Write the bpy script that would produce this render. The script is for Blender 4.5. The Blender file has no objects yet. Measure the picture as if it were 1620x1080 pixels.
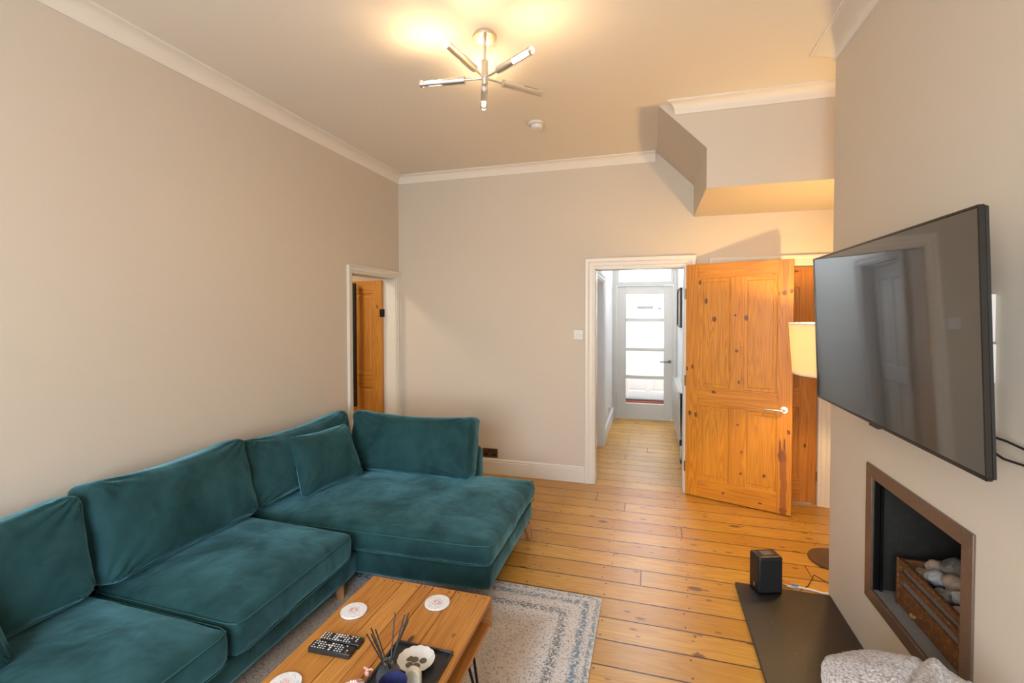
import bpy, bmesh, math, random
from mathutils import Vector, Matrix, noise
PI = math.pi
random.seed(7)
S = bpy.context.scene
COL = S.collection
# ------------------------------------------------------------------ camera
def look_matrix(yaw, pitch, roll):
    cy, sy, cp, sp = math.cos(yaw), math.sin(yaw), math.cos(pitch), math.sin(pitch)
    f = Vector((-sy*cp, cy*cp, -sp)); r = Vector((cy, sy, 0)); u = r.cross(f)
    cr, sr = math.cos(roll), math.sin(roll)
    r2 = r*cr + u*sr; u2 = -r*sr + u*cr
    return Matrix((r2, u2, -f)).transposed()
cam_data = bpy.data.cameras.new('camera')
cam = bpy.data.objects.new('camera', cam_data); COL.objects.link(cam)
cam_data.sensor_width = 36; cam_data.lens = 745/1620*36
cam_data.shift_y = -27.5/1620; cam_data.clip_start = .02
cam.matrix_world = Matrix.Translation((0, 0, 1.587)) @ look_matrix(.2863, .0233, -.002).to_4x4()
S.camera = cam
# ------------------------------------------------------------------ world, exposure, daylight
S.view_settings.view_transform = 'Standard'; S.view_settings.look = 'None'
S.view_settings.gamma = 1; S.view_settings.use_curve_mapping = False
S.view_settings.exposure = 0.22
W = bpy.data.worlds.new('world'); S.world = W; W.use_nodes = True
bg = W.node_tree.nodes['Background']
sky = W.node_tree.nodes.new('ShaderNodeTexSky')
sky.sky_type = 'NISHITA'; sky.sun_disc = False; sky.sun_elevation = math.radians(38); sky.sun_rotation = math.radians(200)
W.node_tree.links.new(sky.outputs[0], bg.inputs[0]); bg.inputs[1].default_value = .5
def area(name, loc, target, sx, sy, power, col, spread=180):
    l = bpy.data.lights.new(name, 'AREA'); l.shape = 'RECTANGLE'; l.size = sx; l.size_y = sy
    l.energy = power; l.color = col; l.spread = math.radians(spread)
    o = bpy.data.objects.new(name, l); COL.objects.link(o); o.location = loc
    o.rotation_euler = (Vector(target)-Vector(loc)).to_track_quat('-Z', 'Y').to_euler()
    o.visible_camera = True
    return o
area('window_daylight', (-.55, -1.72, 1.65), (-.55, 5, 1.5), 2.1, 1.8, 145, (.82, .91, 1.0))
area('porch_daylight', (-.05, 8.22, 2.62), (-.05, 6.6, .9), .8, .5, 90, (.94, .97, 1.0))
# ------------------------------------------------------------------ node helpers
class NT:
    def __init__(s, name):
        s.m = bpy.data.materials.new(name); s.m.use_nodes = True
        s.t = s.m.node_tree; s.b = s.t.nodes['Principled BSDF']
    def n(s, typ, **k):
        o = s.t.nodes.new('ShaderNode'+typ)
        for a, v in k.items():
            if a[0] == '_': s.set(o.inputs[int(a[1:])], v)
            elif a in o.inputs.keys() or a.replace('_', ' ') in o.inputs.keys(): s.set(o.inputs[a if a in o.inputs.keys() else a.replace('_', ' ')], v)
            else: setattr(o, a, v)
        return o
    def set(s, inp, v):
        if isinstance(v, bpy.types.NodeSocket): s.t.links.new(v, inp)
        elif isinstance(v, bpy.types.Node): s.t.links.new(v.outputs[0], inp)
        else:
            if hasattr(inp.default_value, '__len__') and not hasattr(v, '__len__'): v = [v]*len(inp.default_value)
            if hasattr(v, '__len__') and len(inp.default_value) == 4 and len(v) == 3: v = (*v, 1)
            inp.default_value = v
    def math(s, op, a, b=0.0, c=None, clamp=False):
        o = s.n('Math', operation=op, use_clamp=clamp, _0=a, _1=b)
        if c is not None: s.set(o.inputs[2], c)
        return o.outputs[0]
    def ss(s, v, a, b, lo=0.0, hi=1.0):
        o = s.n('MapRange', interpolation_type='SMOOTHSTEP')
        for i, q in enumerate((v, a, b, lo, hi)): s.set(o.inputs[i], q)
        return o.outputs[0]
    def mix(s, f, a, b, bt='MIX'):
        o = s.n('Mix', data_type='RGBA', blend_type=bt)
        s.set(o.inputs[0], f); s.set(o.inputs[6], a); s.set(o.inputs[7], b)
        return o.outputs[2]
    def sep(s, v):
        o = s.n('SeparateXYZ', _0=v); return o.outputs
    def comb(s, x, y, z):
        return s.n('CombineXYZ', _0=x, _1=y, _2=z).outputs[0]
    def noise(s, vec, scale, detail=3, rough=.5, dist=0):
        o = s.n('TexNoise'); s.set(o.inputs['Vector'], vec); s.set(o.inputs['Scale'], scale)
        o.inputs['Detail'].default_value = detail; o.inputs['Roughness'].default_value = rough; o.inputs['Distortion'].default_value = dist
        return o.outputs[0]
    def bump(s, h, strength=.3, dist=.002):
        o = s.n('Bump'); s.set(o.inputs['Height'], h); o.inputs['Strength'].default_value = strength; o.inputs['Distance'].default_value = dist
        s.set(s.b.inputs['Normal'], o.outputs[0])
    def p(s, **k):
        for a, v in k.items(): s.set(s.b.inputs[a.replace('_', ' ')], v)
        return s.m
def plain(name, col, rough=.5, metal=0, mottle=.04, scale=20, bump=0, **k):
    t = NT(name); g = t.n('TexCoord').outputs['Object']
    f = t.noise(g, scale, 3)
    c = t.mix(f, tuple(q*(1-mottle) for q in col), tuple(min(1, q*(1+mottle)) for q in col))
    t.p(Base_Color=c, Roughness=rough, Metallic=metal, **k)
    if bump: t.bump(f, bump, .002)
    return t.m
def emis(name, col, st):
    t = NT(name); t.p(Base_Color=col, Emission_Color=col, Emission_Strength=st); return t.m

M = {}
def paint(name, col, rough=.75):
    t = NT(name); g = t.n('NewGeometry').outputs['Position']
    f = t.noise(g, 1.1, 2); f2 = t.noise(g, 60, 4, .6)
    c = t.mix(f, tuple(q*.975 for q in col), tuple(min(1, q*1.02) for q in col))
    t.p(Base_Color=c, Roughness=rough); t.bump(f2, .06, .002); return t.m
M['wall'] = paint('wall_paint', (.635, .56, .465))
M['ceil'] = paint('ceiling_paint', (.80, .735, .65))
M['white'] = paint('hall_white_paint', (.78, .79, .80))
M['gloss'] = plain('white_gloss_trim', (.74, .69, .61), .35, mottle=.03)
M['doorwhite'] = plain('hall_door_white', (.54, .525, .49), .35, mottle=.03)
M['chrome'] = plain('brushed_nickel', (.80, .78, .74), .38, 1, .03)
M['black'] = plain('black_plastic', (.012, .012, .013), .45)
M['blackmetal'] = plain('black_metal', (.02, .02, .02), .35, .8)
M['dark'] = plain('soot_black', (.012, .011, .010), .8)
M['wplastic'] = plain('white_plastic', (.75, .73, .70), .4)
M['bronze'] = plain('aged_bronze', (.20, .14, .10), .35, .9, .1)

def pine(name, col, dark, axis='z', knots=(), scale=1.0, rough=.42, auto=True):
    t = NT(name); g = t.n('TexCoord').outputs['Object']; o = t.sep(g)
    a = {'x': 0, 'y': 1, 'z': 2}[axis]
    oi = t.n('ObjectInfo').outputs['Random']
    comps = [o[0], o[1], o[2]]
    along = comps[a]; cross = [c for i, c in enumerate(comps) if i != a]
    al = t.math('MULTIPLY', along, .34*scale); c1 = t.math('MULTIPLY', cross[0], 9*scale); c2 = t.math('MULTIPLY', cross[1], 9*scale)
    off = t.math('MULTIPLY', oi, 13.0)
    v = t.comb(t.math('ADD', al, off), c1, c2)
    n1 = t.noise(v, 1.9, 1.5, .45, .35)
    rings = t.math('FRACT', t.math('MULTIPLY', n1, 13.0))
    rings = t.math('ABSOLUTE', t.math('SUBTRACT', rings, .5))
    rings = t.ss(rings, .05, .48)
    v2 = t.comb(t.math('MULTIPLY', along, 6), t.math('MULTIPLY', cross[0], 160), t.math('MULTIPLY', cross[1], 160))
    fine = t.noise(v2, 1, 2)
    c = t.mix(t.math('MULTIPLY', rings, .68), col, tuple(q*w for q, w in zip(col, (.66, .50, .30))))
    c = t.mix(t.math('MULTIPLY', fine, .35), c, tuple(q*.62 for q in col))
    if auto:
        kv = t.comb(t.math('ADD', t.math('MULTIPLY', along, 2.2*scale), off), t.math('MULTIPLY', cross[0], 5*scale), t.math('MULTIPLY', cross[1], 5*scale))
        vo = t.n('TexVoronoi', feature='F1'); t.set(vo.inputs['Vector'], kv); vo.inputs['Scale'].default_value = 1.6
        sz = t.math('MULTIPLY', t.sep(vo.outputs['Color'])[0], .17)
        k = t.math('SUBTRACT', 1.0, t.ss(vo.outputs['Distance'], t.math('MULTIPLY', sz, .4), sz))
        c = t.mix(k, c, dark)
    if knots:
        tot = None
        for (kx, kz, rx, rz) in knots:
            dx = t.math('DIVIDE', t.math('SUBTRACT', o[0], kx), rx); dz = t.math('DIVIDE', t.math('SUBTRACT', o[2], kz), rz)
            d = t.math('ADD', t.math('MULTIPLY', dx, dx), t.math('MULTIPLY', dz, dz))
            d = t.math('ADD', d, t.math('MULTIPLY', t.math('SUBTRACT', t.noise(g, 55, 3), .5), 2.2))
            q = t.math('MULTIPLY', t.math('SUBTRACT', 1.0, t.ss(d, .3, 1.5), clamp=True), .88)
            tot = q if tot is None else t.math('MAXIMUM', tot, q)
        c = t.mix(tot, c, dark)
    t.p(Base_Color=c, Roughness=rough, Coat_Weight=.08, Coat_Roughness=.25)
    t.bump(t.math('ADD', fine, rings), .12, .001)
    return t.m

def floor_mat():
    t = NT('pine_floorboards'); g = t.n('NewGeometry').outputs['Position']; o = t.sep(g)
    yb = t.math('DIVIDE', t.math('SUBTRACT', o[1], 2.117), .1715)
    row = t.math('FLOOR', yb); fy = t.math('FRACT', yb)
    wn = t.n('TexWhiteNoise', noise_dimensions='1D'); t.set(wn.inputs['W'], row)
    xb = t.math('DIVIDE', t.math('ADD', o[0], t.math('MULTIPLY', wn.outputs['Value'], 11.0)), 3.7)
    cell = t.math('FLOOR', xb); fx = t.math('FRACT', xb)
    pid = t.math('ADD', t.math('MULTIPLY', row, 7.31), t.math('MULTIPLY', cell, 3.77))
    w2 = t.n('TexWhiteNoise', noise_dimensions='1D'); t.set(w2.inputs['W'], pid)
    tone = w2.outputs['Value']
    ex = t.math('MINIMUM', fy, t.math('SUBTRACT', 1.0, fy))
    gapw = t.math('ADD', .017, t.math('MULTIPLY', t.noise(t.comb(t.math('MULTIPLY', o[0], 1.5), row, 0), 1, 2), .014))
    gap = t.math('SUBTRACT', 1.0, t.ss(ex, t.math('MULTIPLY', gapw, .55), t.math('MULTIPLY', gapw, 1.5)))
    exx = t.math('MINIMUM', fx, t.math('SUBTRACT', 1.0, fx))
    gapx = t.math('SUBTRACT', 1.0, t.ss(exx, .0004, .0011))
    gap = t.math('MAXIMUM', gap, gapx)
    v = t.comb(t.math('ADD', t.math('MULTIPLY', o[0], .6), t.math('MULTIPLY', pid, 1.7)), t.math('MULTIPLY', o[1], 9), pid)
    n1 = t.noise(v, 1.8, 2, .5, .5)
    rings = t.math('ABSOLUTE', t.math('SUBTRACT', t.math('FRACT', t.math('MULTIPLY', n1, 11.0)), .5))
    rings = t.ss(rings, .1, .5)
    fine = t.noise(t.comb(t.math('MULTIPLY', o[0], 8), t.math('MULTIPLY', o[1], 170), pid), 1, 3)
    base = t.mix(tone, (.62, .345, .060), (.49, .245, .030))
    c = t.mix(t.math('MULTIPLY', rings, .58), base, (.38, .17, .018))
    c = t.mix(t.math('MULTIPLY', fine, .35), c, (.34, .165, .025))
    big = t.noise(g, 1.4, 3)
    c = t.mix(t.ss(big, .45, .75, 0, .3), c, (.74, .42, .10))
    # knots, small stains
    kv = t.comb(t.math('ADD', t.math('MULTIPLY', o[0], 2.6), t.math('MULTIPLY', pid, 2.3)), t.math('MULTIPLY', o[1], 5.0), pid)
    vo = t.n('TexVoronoi', feature='F1'); t.set(vo.inputs['Vector'], kv); vo.inputs['Scale'].default_value = 1.25
    sz = t.math('MULTIPLY', t.math('POWER', t.sep(vo.outputs['Color'])[0], 2.0), .23)
    k = t.math('SUBTRACT', 1.0, t.ss(vo.outputs['Distance'], t.math('MULTIPLY', sz, .5), sz))
    c = t.mix(t.math('MULTIPLY', k, .85), c, (.10, .035, .012))
    kv2 = t.comb(t.math('MULTIPLY', o[0], 9), t.math('MULTIPLY', o[1], 22), 0)
    vo2 = t.n('TexVoronoi', feature='F1'); t.set(vo2.inputs['Vector'], kv2); vo2.inputs['Scale'].default_value = 1.0
    s2 = t.math('MULTIPLY', t.math('POWER', t.sep(vo2.outputs['Color'])[1], 3.0), .36)
    k2 = t.math('SUBTRACT', 1.0, t.ss(vo2.outputs['Distance'], t.math('MULTIPLY', s2, .4), s2))
    c = t.mix(t.math('MULTIPLY', k2, .8), c, (.09, .035, .012))
    # nails on the joist lines
    nx = t.math('MULTIPLY', t.math('SUBTRACT', t.math('FRACT', t.math('DIVIDE', t.math('ADD', o[0], t.math('MULTIPLY', tone, .05)), .45)), .5), .45)
    ny = t.math('MULTIPLY', t.math('SUBTRACT', t.math('ABSOLUTE', t.math('SUBTRACT', fy, .5)), .33), .17)
    dn = t.math('SQRT', t.math('ADD', t.math('MULTIPLY', nx, nx), t.math('MULTIPLY', ny, ny)))
    c = t.mix(t.math('SUBTRACT', 1.0, t.ss(dn, .0035, .007)), c, (.05, .025, .015))
    c = t.mix(gap, c, (.035, .015, .008))
    rg = t.math('ADD', .27, t.math('MULTIPLY', t.noise(g, 5, 3), .16))
    t.p(Base_Color=c, Roughness=rg, Coat_Weight=.12, Coat_Roughness=.25)
    h = t.math('SUBTRACT', t.math('MULTIPLY', t.noise(t.comb(t.math('MULTIPLY', o[0], 1.2), t.math('MULTIPLY', o[1], 6), row), 1.5, 2), .7), gap)
    t.bump(h, .35, .004)
    return t.m
M['floor'] = floor_mat()

def velvet(name='teal_velvet', bright=1.0):
    t = NT(name); g = t.n('NewGeometry').outputs['Position']
    a = t.noise(g, 3.2, 3, .6, .8); b = t.noise(g, 11, 3, .6, .4)
    f = t.math('ADD', t.math('MULTIPLY', a, .78), t.math('MULTIPLY', b, .22))
    f = t.ss(f, .26, .76)
    c = t.mix(f, (.006*bright, .030*bright, .031*bright), (.018*bright, .072*bright, .078*bright))
    fine = t.noise(g, 900, 2)
    t.p(Base_Color=c, Roughness=.75, Sheen_Weight=t.math('ADD', .35, t.math('MULTIPLY', f, .75)), Sheen_Roughness=.42, Sheen_Tint=(.26, .64, .76), Specular_IOR_Level=.2)
    fold = t.noise(g, 8, 2, .5, .7)
    t.bump(t.math('ADD', t.math('MULTIPLY', fold, .9), t.math('MULTIPLY', fine, .03)), .45, .014)
    return t.m
M['velvet'] = velvet()
M['piping'] = plain('teal_piping', (.02, .10, .10), .7)

def rug_mat(x0, x1, y0, y1):
    t = NT('rug_pile'); g = t.n('NewGeometry').outputs['Position']; o = t.sep(g)
    dx = t.math('MINIMUM', t.math('SUBTRACT', o[0], x0), t.math('SUBTRACT', x1, o[0]))
    dy = t.math('MINIMUM', t.math('SUBTRACT', o[1], y0), t.math('SUBTRACT', y1, o[1]))
    d = t.math('MINIMUM', dx, dy)
    d = t.math('ADD', d, t.math('MULTIPLY', t.math('SUBTRACT', t.noise(g, 18, 3), .5), .025))
    field = t.mix(t.noise(g, 7, 3), (.38, .29, .205), (.54, .46, .37))
    border = t.mix(t.noise(g, 9, 3), (.70, .68, .66), (.60, .57, .55))
    c = t.mix(t.ss(d, .20, .34), border, field)
    def band(lo, hi, soft=.012):
        return t.math('MULTIPLY', t.ss(d, lo-soft, lo+soft), t.math('SUBTRACT', 1.0, t.ss(d, hi-soft, hi+soft)))
    sp = t.noise(g, 70, 3, .75); sp2 = t.noise(t.n('VectorMath', operation='ADD', _0=g, _1=(3, 5, 1)).outputs[0], 90, 3, .8)
    b1 = band(.055, .095); b2 = band(.155, .20); b3 = band(.012, .03)
    c = t.mix(t.math('MULTIPLY', t.math('MAXIMUM', b1, b3), t.ss(sp, .42, .56)), c, (.13, .235, .33))
    c = t.mix(t.math('MULTIPLY', b2, t.ss(sp2, .44, .54)), c, (.15, .17, .19))
    dk = t.ss(sp2, .54, .61)
    c = t.mix(t.math('MULTIPLY', dk, .8), c, (.13, .115, .11))
    vo = t.n('TexVoronoi', feature='F1'); t.set(vo.inputs['Vector'], g); vo.inputs['Scale'].default_value = 38
    c = t.mix(t.math('MULTIPLY', t.math('SUBTRACT', 1.0, t.ss(vo.outputs['Distance'], .12, .3)), .35), c, (.25, .20, .17))
    t.p(Base_Color=c, Roughness=.95, Sheen_Weight=.2)
    t.bump(t.math('ADD', sp, sp2), .6, .004); return t.m
def slate():
    t = NT('black_slate'); g = t.n('NewGeometry').outputs['Position']
    a = t.noise(g, 4, 4, .6); b = t.noise(g, 120, 2)
    c = t.mix(a, (.012, .010, .009), (.032, .026, .022)); c = t.mix(t.ss(b, .74, .78), c, (.3, .3, .28))
    t.p(Base_Color=c, Roughness=t.math('ADD', .38, t.math('MULTIPLY', a, .25))); t.bump(a, .15, .003); return t.m
M['slate'] = slate()
def rusty(name, c1, c2, c3, rough=.5, metal=.5, sc=6):
    t = NT(name); g = t.n('NewGeometry').outputs['Position']
    a = t.noise(g, sc, 4, .65); b = t.noise(g, sc*9, 4, .7)
    c = t.mix(a, c1, c2); c = t.mix(t.ss(b, .5, .68), c, c3)
    t.p(Base_Color=c, Roughness=rough, Metallic=metal); t.bump(b, .1, .001); return t.m
M['copper'] = rusty('worn_copper_frame', (.155, .108, .085), (.225, .165, .13), (.22, .165, .13), .38, .55, 5)
M['rust'] = rusty('rusted_grate_iron', (.10, .038, .015), (.17, .07, .02), (.30, .14, .035), .6, .3, 7)
M['ash'] = rusty('ashy_grey_iron', (.13, .13, .13), (.24, .24, .245), (.18, .16, .14), .8, .1, 9)
M['firebox'] = rusty('firebox_soot', (.008, .007, .006), (.018, .016, .012), (.02, .018, .014), .85, 0, 4)
def tv_screen():
    t = NT('glossy_dark_screen'); t.p(Base_Color=(.012, .012, .013), Roughness=.04, IOR=2.3, Specular_IOR_Level=.5)
    g = t.n('NewGeometry').outputs['Position']; t.bump(t.noise(g, 1.6, 1), .10, .012); return t.m
M['screen'] = tv_screen()
def glass(name, tint=(1, 1, 1), rough=0, ior=1.45):
    t = NT(name); t.p(Base_Color=tint, Roughness=rough, IOR=ior, Transmission_Weight=1.0); return t.m
M['pane'] = glass('door_pane_glass', (.97, .98, .98), 0, 1.05)
M['clearglass'] = glass('clear_bottle_glass', (.9, .93, .95))
def marble():
    t = NT('marble_coaster_top'); g = t.n('TexCoord').outputs['Object']; o = t.sep(g)
    oi = t.n('ObjectInfo').outputs['Random']
    gg = t.n('VectorMath', operation='ADD', _0=g, _1=t.comb(t.math('MULTIPLY', oi, 5), oi, 0)).outputs[0]
    v = t.noise(gg, 22, 3, .6, 1.5); vein = t.math('SUBTRACT', 1.0, t.ss(t.math('ABSOLUTE', t.math('SUBTRACT', v, .5)), .0, .03))
    c = t.mix(t.math('MULTIPLY', vein, .55), (.80, .80, .82), (.40, .42, .46))
    r = t.math('SQRT', t.math('ADD', t.math('MULTIPLY', o[0], o[0]), t.math('MULTIPLY', o[1], o[1])))
    th = t.math('ARCTAN2', o[1], o[0])
    pet = t.math('MULTIPLY', t.math('SINE', t.math('MULTIPLY', th, 12)), .0022)
    rr = t.math('ADD', r, pet)
    def ring(a, w): return t.math('SUBTRACT', 1.0, t.ss(t.math('ABSOLUTE', t.math('SUBTRACT', rr, a)), w*.5, w))
    m1 = t.math('MULTIPLY', ring(.010, .005), t.ss(t.noise(gg, 220, 1), .42, .55))
    m2 = t.math('MULTIPLY', ring(.019, .003), t.ss(t.noise(gg, 300, 1), .42, .6))
    c = t.mix(m1, c, (.62, .07, .035)); c = t.mix(t.math('MULTIPLY', m2, .7), c, (.62, .22, .16))
    t.p(Base_Color=c, Roughness=.35); return t.m
M['marble'] = marble()
def fleece():
    t = NT('sherpa_fleece'); g = t.n('NewGeometry').outputs['Position']
    a = t.noise(g, 5, 3, .6, .8); b = t.n('TexVoronoi', feature='SMOOTH_F1'); t.set(b.inputs['Vector'], g); b.inputs['Scale'].default_value = 170
    c = t.mix(a, (.42, .375, .36), (.62, .58, .57)); c = t.mix(t.ss(b.outputs['Distance'], .22, .75), c, (.19, .155, .145))
    t.p(Base_Color=c, Roughness=.95, Sheen_Weight=.5, Sheen_Roughness=.5); t.bump(t.math('ADD', b.outputs['Distance'], t.noise(g, 120, 3)), .9, .004); return t.m
M['fleece'] = fleece()
def stonem(name, c1, c2):
    t = NT(name); g = t.n('TexCoord').outputs['Object']; oi = t.n('ObjectInfo').outputs['Random']
    gg = t.n('VectorMath', operation='ADD', _0=g, _1=t.comb(t.math('MULTIPLY', oi, 9), 0, 0)).outputs[0]
    a = t.noise(gg, 22, 4, .6, 1.5); c = t.mix(t.ss(a, .35, .65), c1, c2)
    t.p(Base_Color=c, Roughness=.6); t.bump(t.noise(gg, 90, 3), .15, .002); return t.m
M['stone_grey'] = stonem('grey_pebble', (.09, .085, .08), (.26, .24, .21))
M['stone_tan'] = stonem('tan_pebble', (.30, .19, .12), (.33, .29, .25))
M['stone_white'] = stonem('pale_pebble', (.28, .28, .29), (.42, .41, .40))

# ------------------------------------------------------------------ mesh helpers
def root_loc(o):
    v = Vector((0, 0, 0))
    while o is not None: v = v + o.location; o = o.parent
    return v
class MB:
    def __init__(s): s.bm = bmesh.new(); s.mi = 0
    def _f(s, vs):
        try:
            f = s.bm.faces.new(vs); f.material_index = s.mi; return f
        except ValueError: return None
    def box(s, x0, x1, y0, y1, z0, z1):
        x0, x1 = sorted((x0, x1)); y0, y1 = sorted((y0, y1)); z0, z1 = sorted((z0, z1))
        v = [s.bm.verts.new(p) for p in ((x0,y0,z0),(x1,y0,z0),(x1,y1,z0),(x0,y1,z0),(x0,y0,z1),(x1,y0,z1),(x1,y1,z1),(x0,y1,z1))]
        for q in ((0,3,2,1),(4,5,6,7),(0,1,5,4),(1,2,6,5),(2,3,7,6),(3,0,4,7)): s._f([v[i] for i in q])
        return s
    def loft(s, rings, closed=True, caps=True):
        R = [[s.bm.verts.new(p) for p in r] for r in rings]
        n = len(R[0])
        for a, b in zip(R, R[1:]):
            for i in range(n if closed else n-1):
                j = (i+1) % n; s._f([a[i], a[j], b[j], b[i]])
        if caps and closed: s._f(R[0][::-1]); s._f(R[-1])
        return s
    def prism(s, poly, vec):
        v = Vector(vec); return s.loft([[Vector(p) for p in poly], [Vector(p)+v for p in poly]])
    def tube(s, path, r, n=10, radii=None):
        P = [Vector(p) for p in path]; rings = []; prev = None
        for i, p in enumerate(P):
            d = (P[min(i+1, len(P)-1)]-P[max(i-1, 0)]).normalized()
            if prev is None: a = d.orthogonal().normalized()
            else: a = (prev-d*prev.dot(d)).normalized()
            prev = a; b = d.cross(a); rr = radii[i] if radii else r
            rings.append([p+(a*math.cos(2*PI*k/n)+b*math.sin(2*PI*k/n))*rr for k in range(n)])
        return s.loft(rings)
    def lathe(s, prof, c=(0, 0, 0), n=32, fn=None, closed_prof=False):
        c = Vector(c); rings = []
        for (r, z) in prof:
            ring = []
            for k in range(n):
                a = 2*PI*k/n; q = fn(a, r, z) if fn else (r, z)
                ring.append(c+Vector((q[0]*math.cos(a), q[0]*math.sin(a), q[1])))
            rings.append(ring)
        if closed_prof:
            rings.append([p.copy() for p in rings[0]]); return s.loft(rings, caps=False)
        return s.loft(rings)
    def blob(s, c, rad, n=16, amp=.0, seed=0, rot=0):
        c = Vector(c); rings = []
        for i in range(1, n):
            th = PI*i/n; ring = []
            for k in range(2*n):
                a = 2*PI*k/(2*n); d = Vector((math.sin(th)*math.cos(a), math.sin(th)*math.sin(a), -math.cos(th)))
                q = 1+amp*noise.noise(d*1.3+Vector((seed*3.1, seed, 0)))
                p = Vector((d.x*rad[0], d.y*rad[1], d.z*rad[2]))*q
                p.rotate(Matrix.Rotation(rot, 3, 'Z')); ring.append(c+p)
            rings.append(ring)
        return s.loft(rings)
    def build(s, name, mat, parent=None, local=False, bevel=0, smooth=None, kind=None, seg=2):
        bmesh.ops.remove_doubles(s.bm, verts=s.bm.verts, dist=1e-6)
        bmesh.ops.recalc_face_normals(s.bm, faces=s.bm.faces)
        me = bpy.data.meshes.new(name)
        if not local and parent is not None:
            off = root_loc(parent); bmesh.ops.translate(s.bm, vec=-off, verts=s.bm.verts)
        s.bm.to_mesh(me); s.bm.free()
        for m in (mat if isinstance(mat, (list, tuple)) else [mat]): me.materials.append(m)
        o = bpy.data.objects.new(name, me); COL.objects.link(o)
        if parent is not None: o.parent = parent
        if smooth is None: smooth = 35
        if smooth:
            me.shade_smooth()
            try: me.set_sharp_from_angle(angle=math.radians(smooth))
            except Exception: pass
        if bevel:
            b = o.modifiers.new('bevel', 'BEVEL'); b.width = bevel; b.segments = seg; b.limit_method = 'ANGLE'; b.harden_normals = False
        if kind: o['kind'] = kind
        return o
def base_origin(o):
    """put a single-mesh thing's origin at the middle of its base"""
    me = o.data; xs = [v.co.x for v in me.vertices]; ys = [v.co.y for v in me.vertices]; zs = [v.co.z for v in me.vertices]
    c = Vector(((min(xs)+max(xs))/2, (min(ys)+max(ys))/2, min(zs)))
    for v in me.vertices: v.co -= c
    o.location = o.location + c
    return o
def tag(o, label, cat=None, group=None):
    o['label'] = label
    if cat: o['category'] = cat
    if group: o['group'] = group
    return o
def thing(name, loc, label, cat, group=None, rotz=0):
    o = bpy.data.objects.new(name, None); COL.objects.link(o); o.location = loc; o.rotation_euler = (0, 0, rotz)
    o.empty_display_size = .1
    return tag(o, label, cat, group)
def struct(name, mb, mat, label=None, **k):
    o = mb.build(name, mat, kind='structure', **k)
    if label: o['label'] = label
    return o
def struct_empty(name, loc, rotz=0, label=None):
    o = bpy.data.objects.new(name, None); COL.objects.link(o); o.location = loc; o.rotation_euler = (0, 0, rotz); o['kind'] = 'structure'
    if label: o['label'] = label
    return o
def copy_tree(o, parent=None):
    c = o.copy(); COL.objects.link(c); c.parent = parent
    for ch in list(o.children): copy_tree(ch, c)
    return c

# ------------------------------------------------------------------ room shell
XL, D, XR, XA, ZC = -2.522, 4.392, .961, 1.45, 3.005
YR = -1.6; T = .13; HL, HR, HD = -.545, .375, 7.2
struct('floor', MB().box(-4.6, 1.7, YR-.2, 8.5, -.05, 0), M['floor'], 'varnished pine floorboards running across the room and hall')
struct('ceiling', MB().box(XL-.13, XA+.13, YR-.13, D+.01, ZC, ZC+.1), M['ceil'], 'warm white plaster ceiling')
b = MB()
b.box(XL-T, XL, YR, 3.56, 0, ZC).box(XL-T, XL, 3.56, 4.326, 1.945, ZC).box(XL-T, XL, 4.326, D, 0, ZC)
struct('wall_left', b, M['wall'], 'long beige wall behind the sofa')
b = MB()
b.box(XL-T, -.49, D, D+T, 0, ZC).box(-.49, .285, D, D+T, 2.0, ZC).box(.285, .565, D, D+T, 0, ZC)
b.box(.565, 1.322, D, D+T, 1.975, ZC).box(1.322, XA+T, D, D+T, 0, ZC)
struct('wall_back', b, M['wall'], 'beige far wall with the hall doorway')
b = MB()
b.box(XR, XR+.11, 1.31, 1.79, 0, ZC).box(XR, XR+.11, 2.505, 2.99, 0, ZC)
b.box(XR, XR+.11, 1.79, 2.505, 0, .305).box(XR, XR+.11, 1.79, 2.505, .885, ZC)
b.box(XR+.11, XA+.05, 2.88, 2.99, 0, ZC).box(XR+.11, XA+.05, 1.31, 1.42, 0, ZC)
b.box(XA, XA+T, YR, 1.31, 0, ZC).box(XA, XA+T, 2.99, D, 0, ZC).box(XA, XA+T, 1.31, 2.99, 0, ZC)
struct('wall_right', b, M['wall'], 'projecting chimney breast and the alcoves beside it', smooth=0)
b = MB()
wx0, wx1, wz0, wz1 = -1.6, .5, .75, 2.55
b.box(XL-T, wx0, YR-T, YR, 0, ZC).box(wx1, XA+T, YR-T, YR, 0, ZC).box(wx0, wx1, YR-T, YR, 0, wz0).box(wx0, wx1, YR-T, YR, wz1, ZC)
struct('wall_rear', b, M['wall'])
b = MB()
for x in (wx0, -.93, -.20, wx1-.05): b.box(x, x+.05, YR-.10, YR-.04, wz0, wz1)
b.box(wx0, wx1, YR-.10, YR-.04, wz0, wz0+.06).box(wx0, wx1, YR-.10, YR-.04, wz1-.06, wz1).box(wx0, wx1, YR-.10, YR-.05, 1.62, 1.67).box(wx0-.05, wx1+.05, YR-.1, YR+.05, wz0-.03, wz0)
struct('window_1', b, M['gloss'])
# bulkhead under the stairs in the far right corner
b = MB()
poly = [(.045, 3.41, ZC), (.355, 3.41, 2.688), (.355, 3.41, 2.42), (XA, 3.41, 2.42), (XA, 3.41, ZC)]
b.prism(poly, (0, D-3.41, 0))
struct('wall_bulkhead', b, M['wall'], 'boxed stair underside with one slanted corner', smooth=0)
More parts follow.
